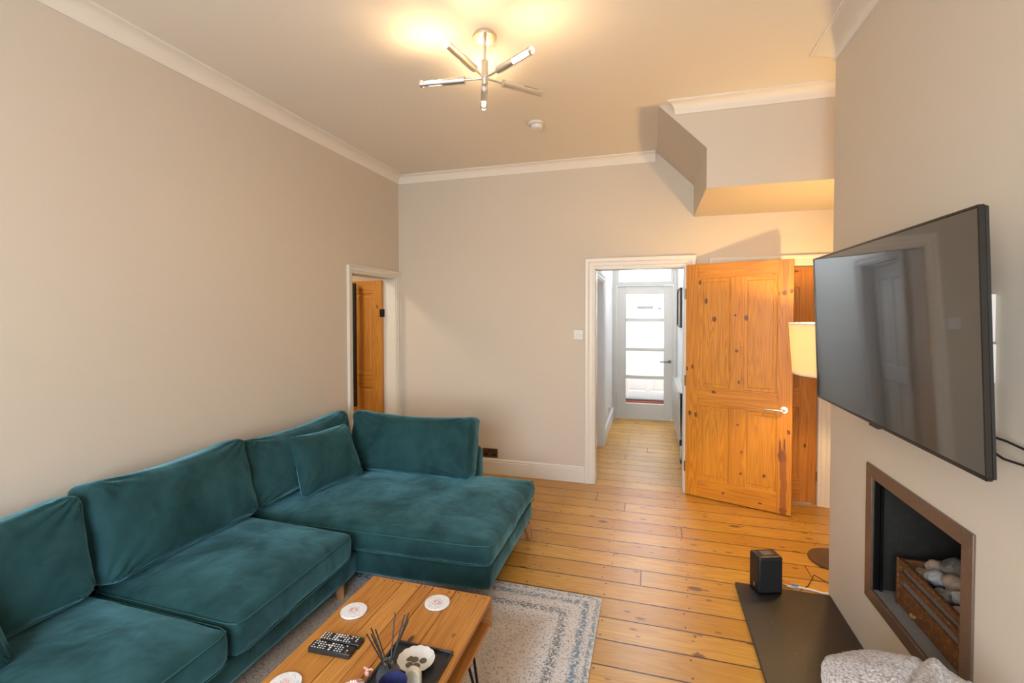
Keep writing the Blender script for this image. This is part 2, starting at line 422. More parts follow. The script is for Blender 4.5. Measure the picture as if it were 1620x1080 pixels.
# ---- coving
def cove(x0, y0, x1, y1, nx, ny, z, proj, drop, z2=None, ext0=0, ext1=0, name='trim_1', label=None):
    """concave coving between two points along a wall whose room side is (nx,ny)"""
    prof = [(0, 0), (0, -drop), (.008, -drop), (.012, -drop+.012)]
    for k in range(7):
        a = k/6*PI/2; prof.append((.012+(proj-.022)*(1-math.cos(a)), -drop+.012+(drop-.024)*math.sin(a)))
    prof += [(proj-.008, -.010), (proj, -.010), (proj, 0)]
    d = Vector((x1-x0, y1-y0, 0)).normalized()
    rings = []
    for (p, ext) in ((Vector((x0, y0, 0)), ext0), (Vector((x1, y1, 0)), ext1)):
        rings.append([p+Vector((nx, ny, 0))*q[0]+d*(ext*q[0])+Vector((0, 0, z+q[1])) for q in prof])
    struct(name, MB().loft(rings), M['ceil'], label)
cove(XL, YR, XL, D, 1, 0, ZC, .085, .082, ext1=-1, name='trim_1', label='coving along the left wall')
cove(XL, D, .035, D, 0, -1, ZC, .06, .082, ext0=1, name='trim_2', label='coving along the far wall, cut off at the stair box')
cove(.16, 3.41, XA, 3.41, 0, -1, ZC, .075, .078, ext0=-.8, name='trim_3', label='coving across the stair box')
cove(XR, 1.31, XR, 2.99, -1, 0, ZC, .13, .05, name='trim_4', label='coving on top of the chimney breast')
# ---- architraves: three mitred legs round an opening
def architrave(name, plane, at, nrm, a0, a1, top, w=.092, z0=0.0, label=None, mat=None, sides=(1, 1)):
    prof = [(0, 0), (0, .012), (.016, .014), (.020, .020), (.050, .020), (.056, .026), (.068, .030), (w-.006, .030), (w, .024), (w, 0)]
    b = MB(); rings = []
    pts = [(-1, z0, 0), (-1, top, 1), (1, top, 1), (1, z0, 0)]
    for (sd, z, m) in pts:
        ring = []
        for (d, t) in prof:
            a = (a0-d) if sd < 0 else (a1+d); zz = z+(d if m else 0)
            q = at+nrm*t
            ring.append((a, q, zz) if plane == 'y' else (q, a, zz))
        rings.append(ring)
    b.loft(rings, closed=True, caps=True)
    return struct(name, b, mat or M['gloss'], label)
architrave('trim_5', 'y', D, -1, -.492, .285, 1.998, label='moulded white surround of the hall doorway')
architrave('trim_6', 'y', D, -1, .565, 1.322, 1.975, w=.085, label='cream surround of the closed pine door')
architrave('trim_7', 'x', XL, 1, 3.572, 4.326, 1.945, w=.064, label='cream surround of the doorway in the left wall')
architrave('trim_8', 'x', HL, 1, 4.86, 5.64, 1.95, w=.09, label='white surround of the door off the hall', mat=M['white'])
# ---- linings
b = MB(); b.box(-.505, -.487, D, D+T+.02, 0, 2.0).box(.28, .30, D+.03, D+T+.02, 0, 2.0).box(-.505, .30, D, D+T+.02, 1.985, 2.015)
struct('trim_9', b, M['gloss'], 'painted lining of the hall doorway')
b = MB(); b.box(XL-T-.02, XL, 3.555, 3.573, 0, 1.95).box(XL-T-.02, XL, 4.318, 4.34, 0, 1.95).box(XL-T-.02, XL, 3.555, 4.34, 1.94, 1.96)
struct('trim_10', b, M['gloss'], 'painted lining of the left doorway')
b = MB(); b.box(.552, .57, D, D+T, 0, 1.98).box(1.32, 1.335, D, D+T, 0, 1.98).box(.552, 1.335, D, D+T, 1.972, 1.985)
struct('trim_11', b, M['gloss'])
# ---- skirting
def skirt(name, x0, y0, x1, y1, nx, ny, h=.148, mat=None, label=None):
    prof = [(0, 0), (.020, 0), (.020, h-.028), (.014, h-.022), (.018, h-.012), (.008, h), (0, h)]
    rings = [[(x+nx*q[0], y+ny*q[0], q[1]) for q in prof] for (x, y) in ((x0, y0), (x1, y1))]
    struct(name, MB().loft(rings), mat or M['gloss'], label)
skirt('baseboard_back', XL, D, -.584, D, 0, -1, label='cream skirting along the far wall')
skirt('baseboard_left', XL, YR, XL, 3.508, 1, 0)
skirt('baseboard_hall', HL, 5.73, HL, HD, 1, 0, .17, M['white'], label='white skirting in the hall')
skirt('baseboard_hall_right', HR, D+T, HR, HD, -1, 0, .12, M['white'])
# ---- hall, porch, side room shells
b = MB(); b.box(HL-.1, HL, D+T, 4.86, 0, 2.9).box(HL-.1, HL, 4.86, 5.64, 1.95, 2.9).box(HL-.1, HL, 5.64, HD, 0, 2.9)
struct('wall_hall_left', b, M['white'], 'white hall wall on the left')
struct('wall_hall_right', MB().box(HR, HR+.1, D+T, HD, 0, 2.9), M['white'], 'white hall wall on the right')
struct('ceiling_hall', MB().box(HL-.1, HR+.1, D+T, 8.5, 2.9, 3.0), M['white'])
b = MB(); b.box(HL-.1, -.53, HD, HD+.1, 0, 2.9).box(.35, HR+.1, HD, HD+.1, 0, 2.9).box(-.53, .35, HD, HD+.1, 2.45, 2.9)
struct('wall_hall_end', b, M['white'])
b = MB(); b.box(-.75, -.65, HD+.1, 8.4, 0, 2.9).box(.50, .60, HD+.1, 8.4, 0, 2.9)
struct('wall_porch', b, M['white'])
b = MB(); b.box(-.75, -.5, 8.3, 8.4, 0, 2.9).box(.42, .6, 8.3, 8.4, 0, 2.9).box(-.5, .42, 8.3, 8.4, 2.85, 2.9)
struct('wall_porch_end', b, M['white'])
b = MB(); b.box(-4.5, XL-T, 4.62, 4.72, 0, 2.6).box(-4.6, -4.5, 2.4, 4.72, 0, 2.6).box(-4.5, XL-T, 2.3, 2.4, 0, 2.6).box(-4.6, XL-T, 2.3, 4.72, 2.6, 2.7)
struct('wall_side_room', b, M['wall'])
b = MB(); b.box(-1.5, HL-.1, 6.0, 6.1, 0, 2.9).box(-1.6, -1.5, 4.5, 6.1, 0, 2.9).box(-1.6, HL-.1, 4.5, 6.1, 2.9, 3)
struct('wall_room_off_hall', b, M['white'])

# ------------------------------------------------------------------ panelled doors
PINE = (.66, .265, .010); KN = (.095, .028, .010)
def panel_door(root, w, h, th, mv, mh, mp, rows, stile=.10, rail_t=.11, rail_b=.16, mull=.09, rowlabels=True):
    """local: x 0..w from the hinge, y 0..th, z .008..h ; rows = list of (z0,z1) panel rows"""
    z0 = .008; b = MB()
    b.mi = 0; b.box(0, stile, 0, th, z0, h).box(w-stile, w, 0, th, z0, h)
    for (a, c) in rows: b.box(w/2-mull/2, w/2+mull/2, 0, th, a, c)
    b.mi = 1; edges = [z0]+[v for r in sorted(rows) for v in r]+[h]
    for i in range(0, len(edges), 2): b.box(stile, w-stile, 0, th, edges[i], edges[i+1])
    b.build('door_frame', [mv, mh], root, local=True, bevel=.0025)
    for (a, c) in rows:
        for (x0, x1) in ((stile, w/2-mull/2), (w/2+mull/2, w-stile)):
            p = MB()
            for sd in (0, 1):
                y = lambda q: q if sd == 0 else th-q
                def ring(i, q): return [(x0+i, y(q), a+i), (x1-i, y(q), a+i), (x1-i, y(q), c-i), (x0+i, y(q), c-i)]
                p.loft([ring(-.003, th*.5), ring(-.003, .003), ring(.008, .004), ring(.012, .009), ring(.036, .010), ring(.040, .0075), ring(.041, .007)], caps=True)
            p.build('panel', mp, root, local=True, smooth=20)
def lever(root, x, z, y, sgn, out, mat=None, key=True):
    """lever handle, sgn = direction the lever points along x, out = -1/+1 along y"""
    mat = mat or M['chrome']; b = MB()
    b.tube([(x, y, z), (x, y+out*.008, z)], .026, 24)
    b.tube([(x, y+out*.006, z), (x, y+out*.045, z), (x+sgn*.006, y+out*.052, z), (x+sgn*.02, y+out*.055, z), (x+sgn*.125, y+out*.055, z), (x+sgn*.130, y+out*.052, z)], .0095, 12)
    h = b.build('handle', mat, root, local=True); h['label'] = 'satin metal lever handle'
kn = [(0.112,1.845,.012,.02),(0.163,1.688,.013,.028),(0.229,1.532,.017,.022),(0.392,1.566,.01,.01),(0.473,1.545,.016,.026),(0.405,1.274,.013,.015),(0.667,1.880,.014,.014),
      (0.702,1.736,.012,.02),(0.741,1.739,.016,.022),(0.789,1.750,.012,.02),(0.056,1.122,.012,.02),(0.011,1.103,.01,.018),(0.421,1.019,.009,.013),(0.638,0.999,.014,.008),
      (0.230,0.919,.017,.013),(0.036,0.721,.013,.022),(0.086,0.710,.013,.025),(0.418,0.667,.008,.01),(0.780,0.659,.013,.018),(0.446,0.448,.008,.012),(0.612,0.283,.012,.018),
      (0.442,0.271,.008,.012),(0.309,0.078,.012,.01),(0.587,0.059,.014,.009),(0.735,0.465,.028,.05),(0.722,.53,.008,.07),(.752,.55,.007,.06),(0.746,0.04,.028,.022)]
leaf_v = pine('orange_pine_upright', PINE, KN, 'z', kn, auto=False)
leaf_h = pine('orange_pine_rail', PINE, KN, 'x', kn, auto=False)
# the reddish stripe of heartwood low on the closing stile and the wedge at its top
t = NT.__new__(NT); t.m = leaf_v; t.t = leaf_v.node_tree; t.b = t.t.nodes['Principled BSDF']
src = t.b.inputs['Base Color'].links[0].from_socket; o_ = t.sep(t.n('TexCoord').outputs['Object'])
wob = t.math('MULTIPLY', t.math('SUBTRACT', t.noise(t.comb(0, 0, t.math('MULTIPLY', o_[2], 6)), 1, 2), .5), .04)
wd = t.math('ABSOLUTE', t.math('SUBTRACT', t.math('ADD', o_[0], wob), .745))
st = t.math('MULTIPLY', t.math('SUBTRACT', 1.0, t.ss(wd, .018, .026)), t.math('SUBTRACT', 1.0, t.ss(o_[2], .44, .56)))
wdg = t.math('MULTIPLY', t.math('SUBTRACT', 1.0, t.ss(wd, t.ss(o_[2], 1.70, 2.0, .002, .022), t.ss(o_[2], 1.70, 2.0, .006, .03))), t.ss(o_[2], 1.72, 1.8))
t.set(t.b.inputs['Base Color'], t.mix(t.math('MULTIPLY', t.math('MAXIMUM', st, t.math('MULTIPLY', wdg, .6)), .8), src, (.26, .075, .010)))
leaf_p = pine('orange_pine_panel', (.68, .285, .012), KN, 'z', kn[:6]+kn[17:18]+kn[19:22], auto=False, scale=1.3)
dr = struct_empty('door_1', (.295, 4.345, 0), math.radians(-19.6), 'pine panelled door standing open into the room beside the hall doorway')
panel_door(dr, .803, 2.0, .04, leaf_v, leaf_h, leaf_p, [(.16, .80), (.945, 1.885)], rail_t=.11)
lever(dr, .748, .83, 0, -1, -1); lever(dr, .748, .83, .04, -1, 1)
b = MB()
for z in (.25, 1.0, 1.75): b.tube([(-.004, -.004, z-.045), (-.004, -.004, z+.045)], .006, 10)
b.build('hinge', M['bronze'], dr, local=True)
# closed pine door
KN2 = (.05, .015, .008)
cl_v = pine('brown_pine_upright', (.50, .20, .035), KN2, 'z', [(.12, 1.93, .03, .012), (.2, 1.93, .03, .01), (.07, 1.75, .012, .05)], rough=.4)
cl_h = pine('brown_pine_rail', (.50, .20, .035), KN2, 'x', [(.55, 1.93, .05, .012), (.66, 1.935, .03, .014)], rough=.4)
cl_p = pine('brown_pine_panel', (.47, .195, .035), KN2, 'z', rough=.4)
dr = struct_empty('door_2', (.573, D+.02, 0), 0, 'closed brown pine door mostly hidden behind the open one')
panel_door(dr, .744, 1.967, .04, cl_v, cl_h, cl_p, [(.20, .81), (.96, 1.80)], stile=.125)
for z in (.235, 1.72):
    b = MB(); b.tube([(.748, -.004, z-.04), (.748, -.004, z+.04)], .006, 10); b.box(.746, .758, -.004, .002, z-.04, z+.04); b.build('hinge', M['bronze'], dr, local=True)
# left doorway's door, opened into the next room
sd_v = pine('amber_pine_upright', (.60, .26, .035), KN, 'z', [(-.05, 1.1, .01, .02)]); sd_h = pine('amber_pine_rail', (.60, .26, .035), KN, 'x'); sd_p = pine('amber_pine_panel', (.62, .27, .04), KN, 'z')
dr = struct_empty('door_3', (XL-T-.01, 4.32, 0), PI, 'pine door opened into the next room behind the sofa')
panel_door(dr, .74, 1.925, .04, sd_v, sd_h, sd_p, [(.16, .82), (.955, 1.80)])
b = MB(); b.box(-.012, .02, -.003, .012, 1.55, 1.63); h = b.build('hinge', M['blackmetal'], dr, local=True)
b = MB(); b.box(-.012, .02, .03, .045, 1.55, 1.63); h = b.build('hinge', M['blackmetal'], dr, local=True)
# white panelled door off the hall, slightly ajar
dr = struct_empty('door_4', (HL-.035, 4.867, 0), PI/2+.09, 'white panelled door off the hall')
panel_door(dr, .762, 1.93, .04, M['white'], M['white'], M['white'], [(.20, .82), (.96, 1.80)])
# hall glazed door
dr = struct_empty('door_5', (-.484, HD+.01, .01), 0, 'white hall door with four glass panes')
w, h = .797, 1.975; px0, px1 = .130, .675; rows = [(.235, .645), (.60+.005, 1.02)]
rz = [(.232, .600), (.650, 1.012), (1.06, 1.445), (1.50, 1.85)]
b = MB(); b.box(0, px0, 0, .04, 0, h).box(px1, w, 0, .04, 0, h)
ed = [0]+[v for r in rz for v in r]+[h]
for i in range(0, len(ed), 2): b.box(px0, px1, 0, .04, ed[i], ed[i+1])
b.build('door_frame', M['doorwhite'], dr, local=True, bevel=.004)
for (a, c) in rz: MB().box(px0-.005, px1+.005, .017, .023, a-.005, c+.005).build('pane', M['pane'], dr, local=True)
lever(dr, .752, .865, 0, -1, -1, plain('dark_steel', (.16, .15, .14), .3, .8))
MB().box(.77, .797, -.012, .001, .002, .02).build('weather_strip', M['wplastic'], dr, local=True)
b = MB()
for z in (.42, 1.72): b.tube([(-.004, -.004, z-.035), (-.004, -.004, z+.035)], .006, 10)
b.build('hinge', M['wplastic'], dr, local=True)
b = MB(); b.box(-.545, -.488, HD-.02, HD+.06, 0, 2.45).box(.316, .36, HD-.02, HD+.06, 0, 2.45).box(-.488, .316, HD-.02, HD+.06, 1.992, 2.045).box(-.488, .316, HD-.02, HD+.06, 2.30, 2.45)
b.box(-.488, -.455, HD-.01, HD+.05, 2.045, 2.30).box(.28, .316, HD-.01, HD+.05, 2.045, 2.30)
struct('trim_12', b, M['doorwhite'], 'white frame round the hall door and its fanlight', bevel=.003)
struct('window_2', MB().box(-.46, .285, HD+.018, HD+.024, 2.04, 2.305), M['pane'], 'clear fanlight pane over the hall door')
# front door in the porch
dr = struct_empty('door_6', (-.49, 8.30, .0), 0, 'white front door seen through the glazed hall door')
panel_door(dr, .90, 2.05, .05, M['white'], M['white'], M['white'], [(.25, .80), (1.0, 1.40)], stile=.13)
MB().box(.27, .53, -.008, .002, 1.655, 1.705).build('letter_plate', plain('dull_grey_metal', (.16, .145, .14), .5), dr, local=True)
b = MB(); b.tube([(.64, 0, 1.66), (.64, -.03, 1.66)], .022, 16); b.box(.60, .66, -.04, -.02, 1.648, 1.672); b.build('latch', plain('blue_grey_metal', (.10, .16, .24), .3, .8), dr, local=True)
struct('window_3', MB().box(-.5, .42, 8.33, 8.34, 2.08, 2.85), M['pane'])
struct('trim_13', MB().box(-.5, .42, 8.30, 8.36, 2.05, 2.09), M['white'])
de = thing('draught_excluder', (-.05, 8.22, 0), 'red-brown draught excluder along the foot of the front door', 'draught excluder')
MB().box(-.48, .40, 8.19, 8.285, 0, .105).build('cloth_body', rusty('red_brown_cloth', (.22, .05, .03), (.30, .08, .05), (.12, .03, .02), .9, 0, 20), de, bevel=.012)
MB().box(-.48, .40, 8.20, 8.285, .104, .122).build('shadow_line_band', M['black'], de, bevel=.003)  # shadow line above the cloth, put in as a thin black strip

# ------------------------------------------------------------------ small fixed items
def plate_thing(name, loc, label, cat): return thing(name, loc, label, cat)
sw = thing('light_switch', (-.644, D, 1.339), 'square white double light switch beside the hall doorway', 'light switch')
MB().box(-.688, -.600, D-.010, D, 1.339, 1.427).build('face_plate', M['wplastic'], sw, bevel=.003)
for x in (-.668, -.636): MB().box(x, x+.016, D-.015, D-.009, 1.368, 1.398).build('rocker', M['wplastic'], sw, bevel=.002)
so = thing('power_socket', (-1.52, D, .161), 'bronze double power socket just above the far skirting', 'power socket')
MB().box(-1.597, -1.442, D-.010, D, .161, .249).build('face_plate', M['bronze'], so, bevel=.003)
for x in (-1.562, -1.478):
    b = MB(); b.box(x-.004, x+.004, D-.0125, D-.009, .212, .226).box(x-.016, x-.006, D-.0125, D-.009, .186, .192).box(x+.006, x+.016, D-.0125, D-.009, .186, .192)
    b.box(x-.020, x+.020, D-.0115, D-.009, .178, .2).build('socket_holes', M['black'], so)
for x in (-1.538, -1.508): MB().box(x, x+.012, D-.0145, D-.009, .222, .240).build('rocker', M['black'], so, bevel=.001)
hs = thing('power_socket', (HL, 6.55, .22), 'small white wall socket low on the left hall wall', 'power socket')
MB().box(HL, HL+.01, 6.48, 6.62, .22, .31).build('face_plate', M['wplastic'], hs, bevel=.003)
MB().box(HL+.009, HL+.013, 6.53, 6.57, .25, .28).build('rocker', M['ash'], hs, bevel=.001)
al = thing('smoke_alarm', (-.822, 3.465, 2.958), 'round white smoke alarm on the ceiling', 'smoke alarm')
MB().lathe([(0.001, 0), (.030, 0), (.042, .006), (.045, .022), (.045, .030), (0.001, .030)], (-.822, 3.465, 2.958), 32).build('alarm_body', M['wplastic'], al)
MB().lathe([(0.001, .030), (.056, .030), (.058, .040), (.056, .0465), (0.001, .0465)], (-.828, 3.45, 2.958), 32).build('mounting_base', M['wplastic'], al)
MB().blob((-.81, 3.44, 2.958), (.004, .004, .003), 6).build('indicator', M['black'], al)
pf = thing('picture_frame', (HR, 6.45, 1.40), 'dark-framed picture hanging on the right hall wall', 'picture')
b = MB()
for (y0, y1, z0, z1) in ((6.18, 6.86, 1.40, 1.425), (6.18, 6.86, 1.875, 1.90), (6.18, 6.21, 1.4, 1.9), (6.83, 6.86, 1.4, 1.9)): b.box(HR-.028, HR, y0, y1, z0, z1)
b.build('frame', M['black'], pf, bevel=.002)
MB().box(HR-.012, HR, 6.20, 6.84, 1.42, 1.88).build('print', plain('brown_print', (.25, .16, .10), .5, mottle=.5, scale=8), pf)
ra = thing('radiator', (HR-.03, 5.9, .0), 'white panel radiator along the right hall wall', 'radiator')
b = MB(); b.box(HR-.075, HR-.060, 5.45, 6.75, .14, .70)
for i in range(26): b.box(HR-.079, HR-.075, 5.47+i*.05, 5.50+i*.05, .17, .67)
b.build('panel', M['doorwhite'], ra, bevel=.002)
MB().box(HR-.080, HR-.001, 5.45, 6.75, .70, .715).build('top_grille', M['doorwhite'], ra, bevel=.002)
for y in (5.47, 6.72): MB().tube([(HR-.05, y, 0), (HR-.05, y, .2)], .008, 10).build('pipe', M['wplastic'], ra)
b = MB(); b.tube([(HR-.05, 5.42, .14), (HR-.05, 5.42, .20)], .018, 12); b.build('valve', M['black'], ra)
st_ = thing('door_stop', (HR-.05, 5.28, 0), 'small black upright stop at the foot of the right hall wall', 'door stop')
MB().box(HR-.035, HR-.021, 5.24, 5.32, 0, .13).build('upright', M['black'], st_, bevel=.002)
MB().box(HR-.07, HR-.021, 5.23, 5.33, 0, .012).build('foot', M['blackmetal'], st_, bevel=.002)
pn = MB().box(-2.962, -2.928, 4.20, 4.235, .62, 1.90).build('door_hanger_rail', plain('blue_black_lacquer', (.012, .02, .03), .2), bevel=.002)
base_origin(pn); tag(pn, 'narrow blue-black upright strip against the pine door behind the sofa', 'rail')

# ------------------------------------------------------------------ ceiling light
hub = Vector((-.817, 2.294, 2.79))
cl = thing('ceiling_light', (hub.x, hub.y, 2.74), 'brushed metal ceiling light with five slotted tube arms', 'ceiling light')
MB().lathe([(.001, ZC), (.055, ZC), (.057, ZC-.012), (.001, ZC-.014)], (hub.x, hub.y, 0), 40).build('ceiling_plate', M['chrome'], cl)
MB().lathe([(.001, ZC-.013), (.058, ZC-.014), (.062, ZC-.020), (.060, ZC-.030), (.001, ZC-.032)], (hub.x+.004, hub.y-.012, 0), 40).build('canopy', plain('brushed_brass_canopy', (.62, .54, .40), .4, 1), cl)
MB().tube([(hub.x, hub.y, ZC-.03), (hub.x, hub.y, 2.80)], .0075, 16).build('stem', M['chrome'], cl)
MB().lathe([(.001, 2.752), (.016, 2.752), (.017, 2.756), (.017, 2.870), (.015, 2.873), (.001, 2.873)], (hub.x, hub.y, 0), 28).build('hub', M['chrome'], cl)
bulbm = emis('warm_bulb', (1.0, .68, .36), 205)
bulb_off = plain('unlit_bulb', (.55, .45, .32), .3)
R0, R1, L0, L1 = .0165, .0185, .105, .345
for ang, roll, zt, sw_ in ((-100, -47, 0, 1.12), (-32, -52, 0, .95), (46, 45, -.005, 1.1), (111, 0, 0, .95), (186, -32, 0, .60)):
    a = math.radians(ang); d = Vector((math.cos(a), math.sin(a), zt)).normalized()
    s1 = Vector((0, 0, 1)).cross(d).normalized(); up = d.cross(s1)
    def P(r, th, l):
        th = th+math.radians(roll); return hub+Vector((0, 0, -.005))+d*l+(s1*math.cos(th)+up*math.sin(th))*r
    arm = MB().tube([hub+Vector((0, 0, -.005)), hub+Vector((0, 0, -.005))+d*.11], .0055, 12).build('arm', M['chrome'], cl)
    n = 32; b = MB()
    def full(l0, l1):
        b.loft([[P(R1, 2*PI*k/n, l0) for k in range(n)], [P(R1, 2*PI*k/n, l1) for k in range(n)], [P(R0, 2*PI*k/n, l1) for k in range(n)], [P(R0, 2*PI*k/n, l0) for k in range(n)], [P(R1, 2*PI*k/n, l0) for k in range(n)]], caps=False)
    full(L0, .225); full(.333, L1)
    b.loft([[P(R1, 2*PI*k/n, L0) for k in range(n)], [P(R1, 2*PI*k/n, L0+.002) for k in range(n)]])
    for off in (0, PI):            # the two metal strips between the slots
        for (h0, h1) in ((off-sw_, off+sw_),):
            m = 10; rings = []
            for l in (.224, .334):
                rings.append([P(R1, h0+(h1-h0)*k/m, l) for k in range(m+1)]+[P(R0, h1-(h1-h0)*k/m, l) for k in range(m+1)])
            b.loft(rings)
    b.build('lamp_tube', M['chrome'], cl)
    b = MB(); pts = [hub+Vector((0, 0, -.005))+d*l for l in (.20, .21, .235, .30, .318, .325)]
    b.tube(pts, .01, 14, [.006, .0105, .012, .012, .009, .003]); o = b.build('bulb', bulb_off if ang == 46 else bulbm, cl); o['label'] = 'unlit capsule bulb' if ang == 46 else 'glowing capsule bulb'

# ------------------------------------------------------------------ floor lamp (mostly behind the chimney breast)
fl = thing('floor_lamp', (1.14, 3.43, 0), 'floor lamp with glowing cream drum shade behind the television', 'floor lamp')
MB().lathe([(.001, 0), (.150, 0), (.154, .006), (.152, .012), (.02, .018), (.001, .018)], (1.14, 3.43, 0), 48).build('base', plain('dark_wood_disc', (.10, .055, .025), .4, mottle=.3, scale=15), fl)
MB().tube([(1.14, 3.43, .015), (1.14, 3.43, 1.40)], .010, 14).build('pole', M['bronze'], fl)
def shade_m():
    t = NT('lit_cream_shade'); t.p(Base_Color=(.86, .76, .58), Roughness=.9, Transmission_Weight=0)
    tr = t.n('BsdfTranslucent', Color=(.90, .80, .62)); df = t.n('BsdfDiffuse', Color=(.85, .76, .60))
    ms = t.n('MixShader', _0=.38); t.set(ms.inputs[1], df); t.set(ms.inputs[2], tr)
    out = t.t.nodes['Material Output']; t.set(out.inputs['Surface'], ms); return t.m
shm = shade_m()
MB().lathe([(.252, 1.195), (.275, 1.515), (.2735, 1.515), (.2505, 1.195)], (1.14, 3.43, 0), 64, closed_prof=True).build('shade', shm, fl)
for z, r in ((1.195, .2525), (1.513, .2753)):
    MB().lathe([(r-.001, z-.004), (r+.0018, z-.004), (r+.0018, z+.006), (r-.001, z+.006)], (1.14, 3.43, 0), 64, closed_prof=True).build('shade_trim', M['wplastic'], fl)
b = MB()
for k in range(3):
    a = k*2*PI/3; b.tube([(1.14, 3.43, 1.39), (1.14+.252*math.cos(a), 3.43+.212*math.sin(a), 1.205)], .002, 6)
b.build('shade_spider', M['chrome'], fl)
MB().blob((1.14, 3.43, 1.40), (.03, .03, .04), 12).build('bulb', emis('floor_lamp_bulb', (1.0, .64, .25), 1050), fl)

# ------------------------------------------------------------------ fireplace
fp = thing('fireplace', (1.0, 2.15, .29), 'worn copper framed hole-in-the-wall fireplace in the chimney breast', 'fireplace')
y0, y1, z0, z1 = 1.772, 2.52, .288, .903; wi = .057
def mitre(pts4, name):
    MB().prism(pts4, (-.012, 0, 0)).build(name, M['copper'], fp, bevel=.0015)
X = XR+.004; i0, i1, k0, k1 = y0+wi, y1-wi, z0+wi, z1-wi
mitre([(X, y0, z1), (X, y1, z1), (X, i1, k1), (X, i0, k1)], 'frame_side')
mitre([(X, y0, z0), (X, y1, z0), (X, i1, k0), (X, i0, k0)], 'frame_side')
mitre([(X, y0, z0), (X, y0, z1), (X, i0, k1), (X, i0, k0)], 'frame_side')
mitre([(X, y1, z0), (X, y1, z1), (X, i1, k1), (X, i1, k0)], 'frame_side')
b = MB(); e = .02
b.box(X, 1.36, i0-e, i0, k0-e, k1+e).box(X, 1.36, i1, i1+e, k0-e, k1+e).box(X, 1.36, i0, i1, k1, k1+e).box(1.34, 1.36, i0, i1, k0, k1)
b.build('fire_box', M['firebox'], fp, smooth=0)
b = MB(); b.box(X, 1.34, i0, i1, k0-e, k0+.001); b.build('fire_box_floor', M['ash'], fp)
b = MB(); b.box(X+.0, X+.018, i1-.010, i1, k0, k1).box(X+.02, X+.03, i1-.018, i1, k0, k1); b.build('inner_trim', M['blackmetal'], fp)
g0, g1 = 1.935, 2.372; zf = k0+.001
gr = thing('fire_grate', (1.15, 2.15, zf), 'rusty iron fire grate with a knobbed ash door', 'fire grate')
MB().box(1.02, 1.032, g0, g1, zf, .432).build('ash_door', M['rust'], gr, bevel=.002)
MB().box(1.015, 1.032, g0, g1, .520, .545).build('top_rail', M['rust'], gr, bevel=.003)
MB().box(1.015, 1.030, g0, g1, .468, .492).build('front_bar', M['rust'], gr, bevel=.003)
for y in (g0, g1-.014): MB().box(1.012, 1.032, y, y+.014, zf, .545).build('corner_post', M['rust'], gr, bevel=.002)
MB().box(1.032, 1.065, g0+.01, g1-.01, .430, .440).build('ledge', M['ash'], gr)
MB().prism([(1.034, g0+.01, .440), (1.060, g0+.01, .440), (1.048, g0+.01, .519), (1.034, g0+.01, .515)], (0, g1-g0-.02, 0)).build('fire_brick', M['ash'], gr)
b = MB(); b.box(1.032, 1.28, g1-.014, g1, zf, .54).box(1.032, 1.28, g0, g0+.014, zf, .54).box(1.27, 1.28, g0, g1, zf, .54); b.build('basket_side', M['rust'], gr, bevel=.002)
MB().box(1.06, 1.27, g0+.014, g1-.014, .455, .465).build('coal_bed', M['dark'], gr)
b = MB(); b.tube([(1.02, 2.186, .395), (.998, 2.186, .395)], .006, 10); b.tube([(1.0, 2.186, .395), (.995, 2.186, .395), (.985, 2.186, .395), (.980, 2.186, .395)], .012, 14, [.008, .014, .013, .006])
b.build('knob', plain('brass_knob', (.45, .30, .14), .35, .9), gr)
stones = [(1.095, 2.335, .497, .032, 'stone_tan', 'small tan pebble at the far left of the fire grate'),
 (1.135, 2.328, .538, .036, 'stone_tan', 'sandy rounded pebble leaning on the pale one in the fire grate'),
 (1.095, 2.245, .532, .037, 'stone_white', 'pale grey faceted pebble in the middle of the fire grate'),
 (1.165, 2.255, .570, .052, 'stone_grey', 'largest dark grey pebble on top of the pile in the fire grate'),
 (1.125, 2.165, .553, .047, 'stone_tan', 'beige mottled pebble right of the pale one in the fire grate'),
 (1.085, 2.165, .497, .040, 'stone_grey', 'dark grey pebble low against the grate\'s top rail'),
 (1.09, 2.085, .545, .027, 'stone_white', 'small pale pebble at the right end of the grate'),
 (1.19, 2.165, .565, .028, 'stone_white', 'small whitish pebble behind the beige one'),
 (1.08, 2.04, .508, .033, 'stone_tan', 'flat pinkish pebble at the near end of the grate'),
 (1.20, 2.335, .505, .04, 'stone_grey', 'grey pebble at the dark back of the grate'),
 (1.17, 2.05, .51, .045, 'stone_grey', 'grey pebble behind the frame at the near end of the grate')]
for i, (x, y, z, r, m, lab) in enumerate(stones):
    o = MB().blob((0, 0, 0), (r*.95, r*1.12, r*.80), 14, .28, i+2, i*.9).build('pebble', M[m]); o.location = (x, y, z)
    tag(o, lab, 'stone', 'pebbles in the fire grate')
hb = MB(); hb.prism([(.478, 1.34, 0), (.478, 2.962, 0), (XR, 2.962, 0), (XR, 1.34, 0)], (0, 0, .022))
hearth = base_origin(hb.build('hearth_slab', M['slate'], bevel=.003)); tag(hearth, 'black slate hearth slab at the foot of the chimney breast', 'hearth')

# ------------------------------------------------------------------ television
tv = thing('television', (.80, 2.075, 1.18), 'large flat television on the chimney breast, tilted down', 'television')
tilt = math.atan2(.028, .68)
MT = Matrix.Translation((.790, 2.032, 1.172)) @ Matrix.Rotation(-tilt, 4, 'Y')
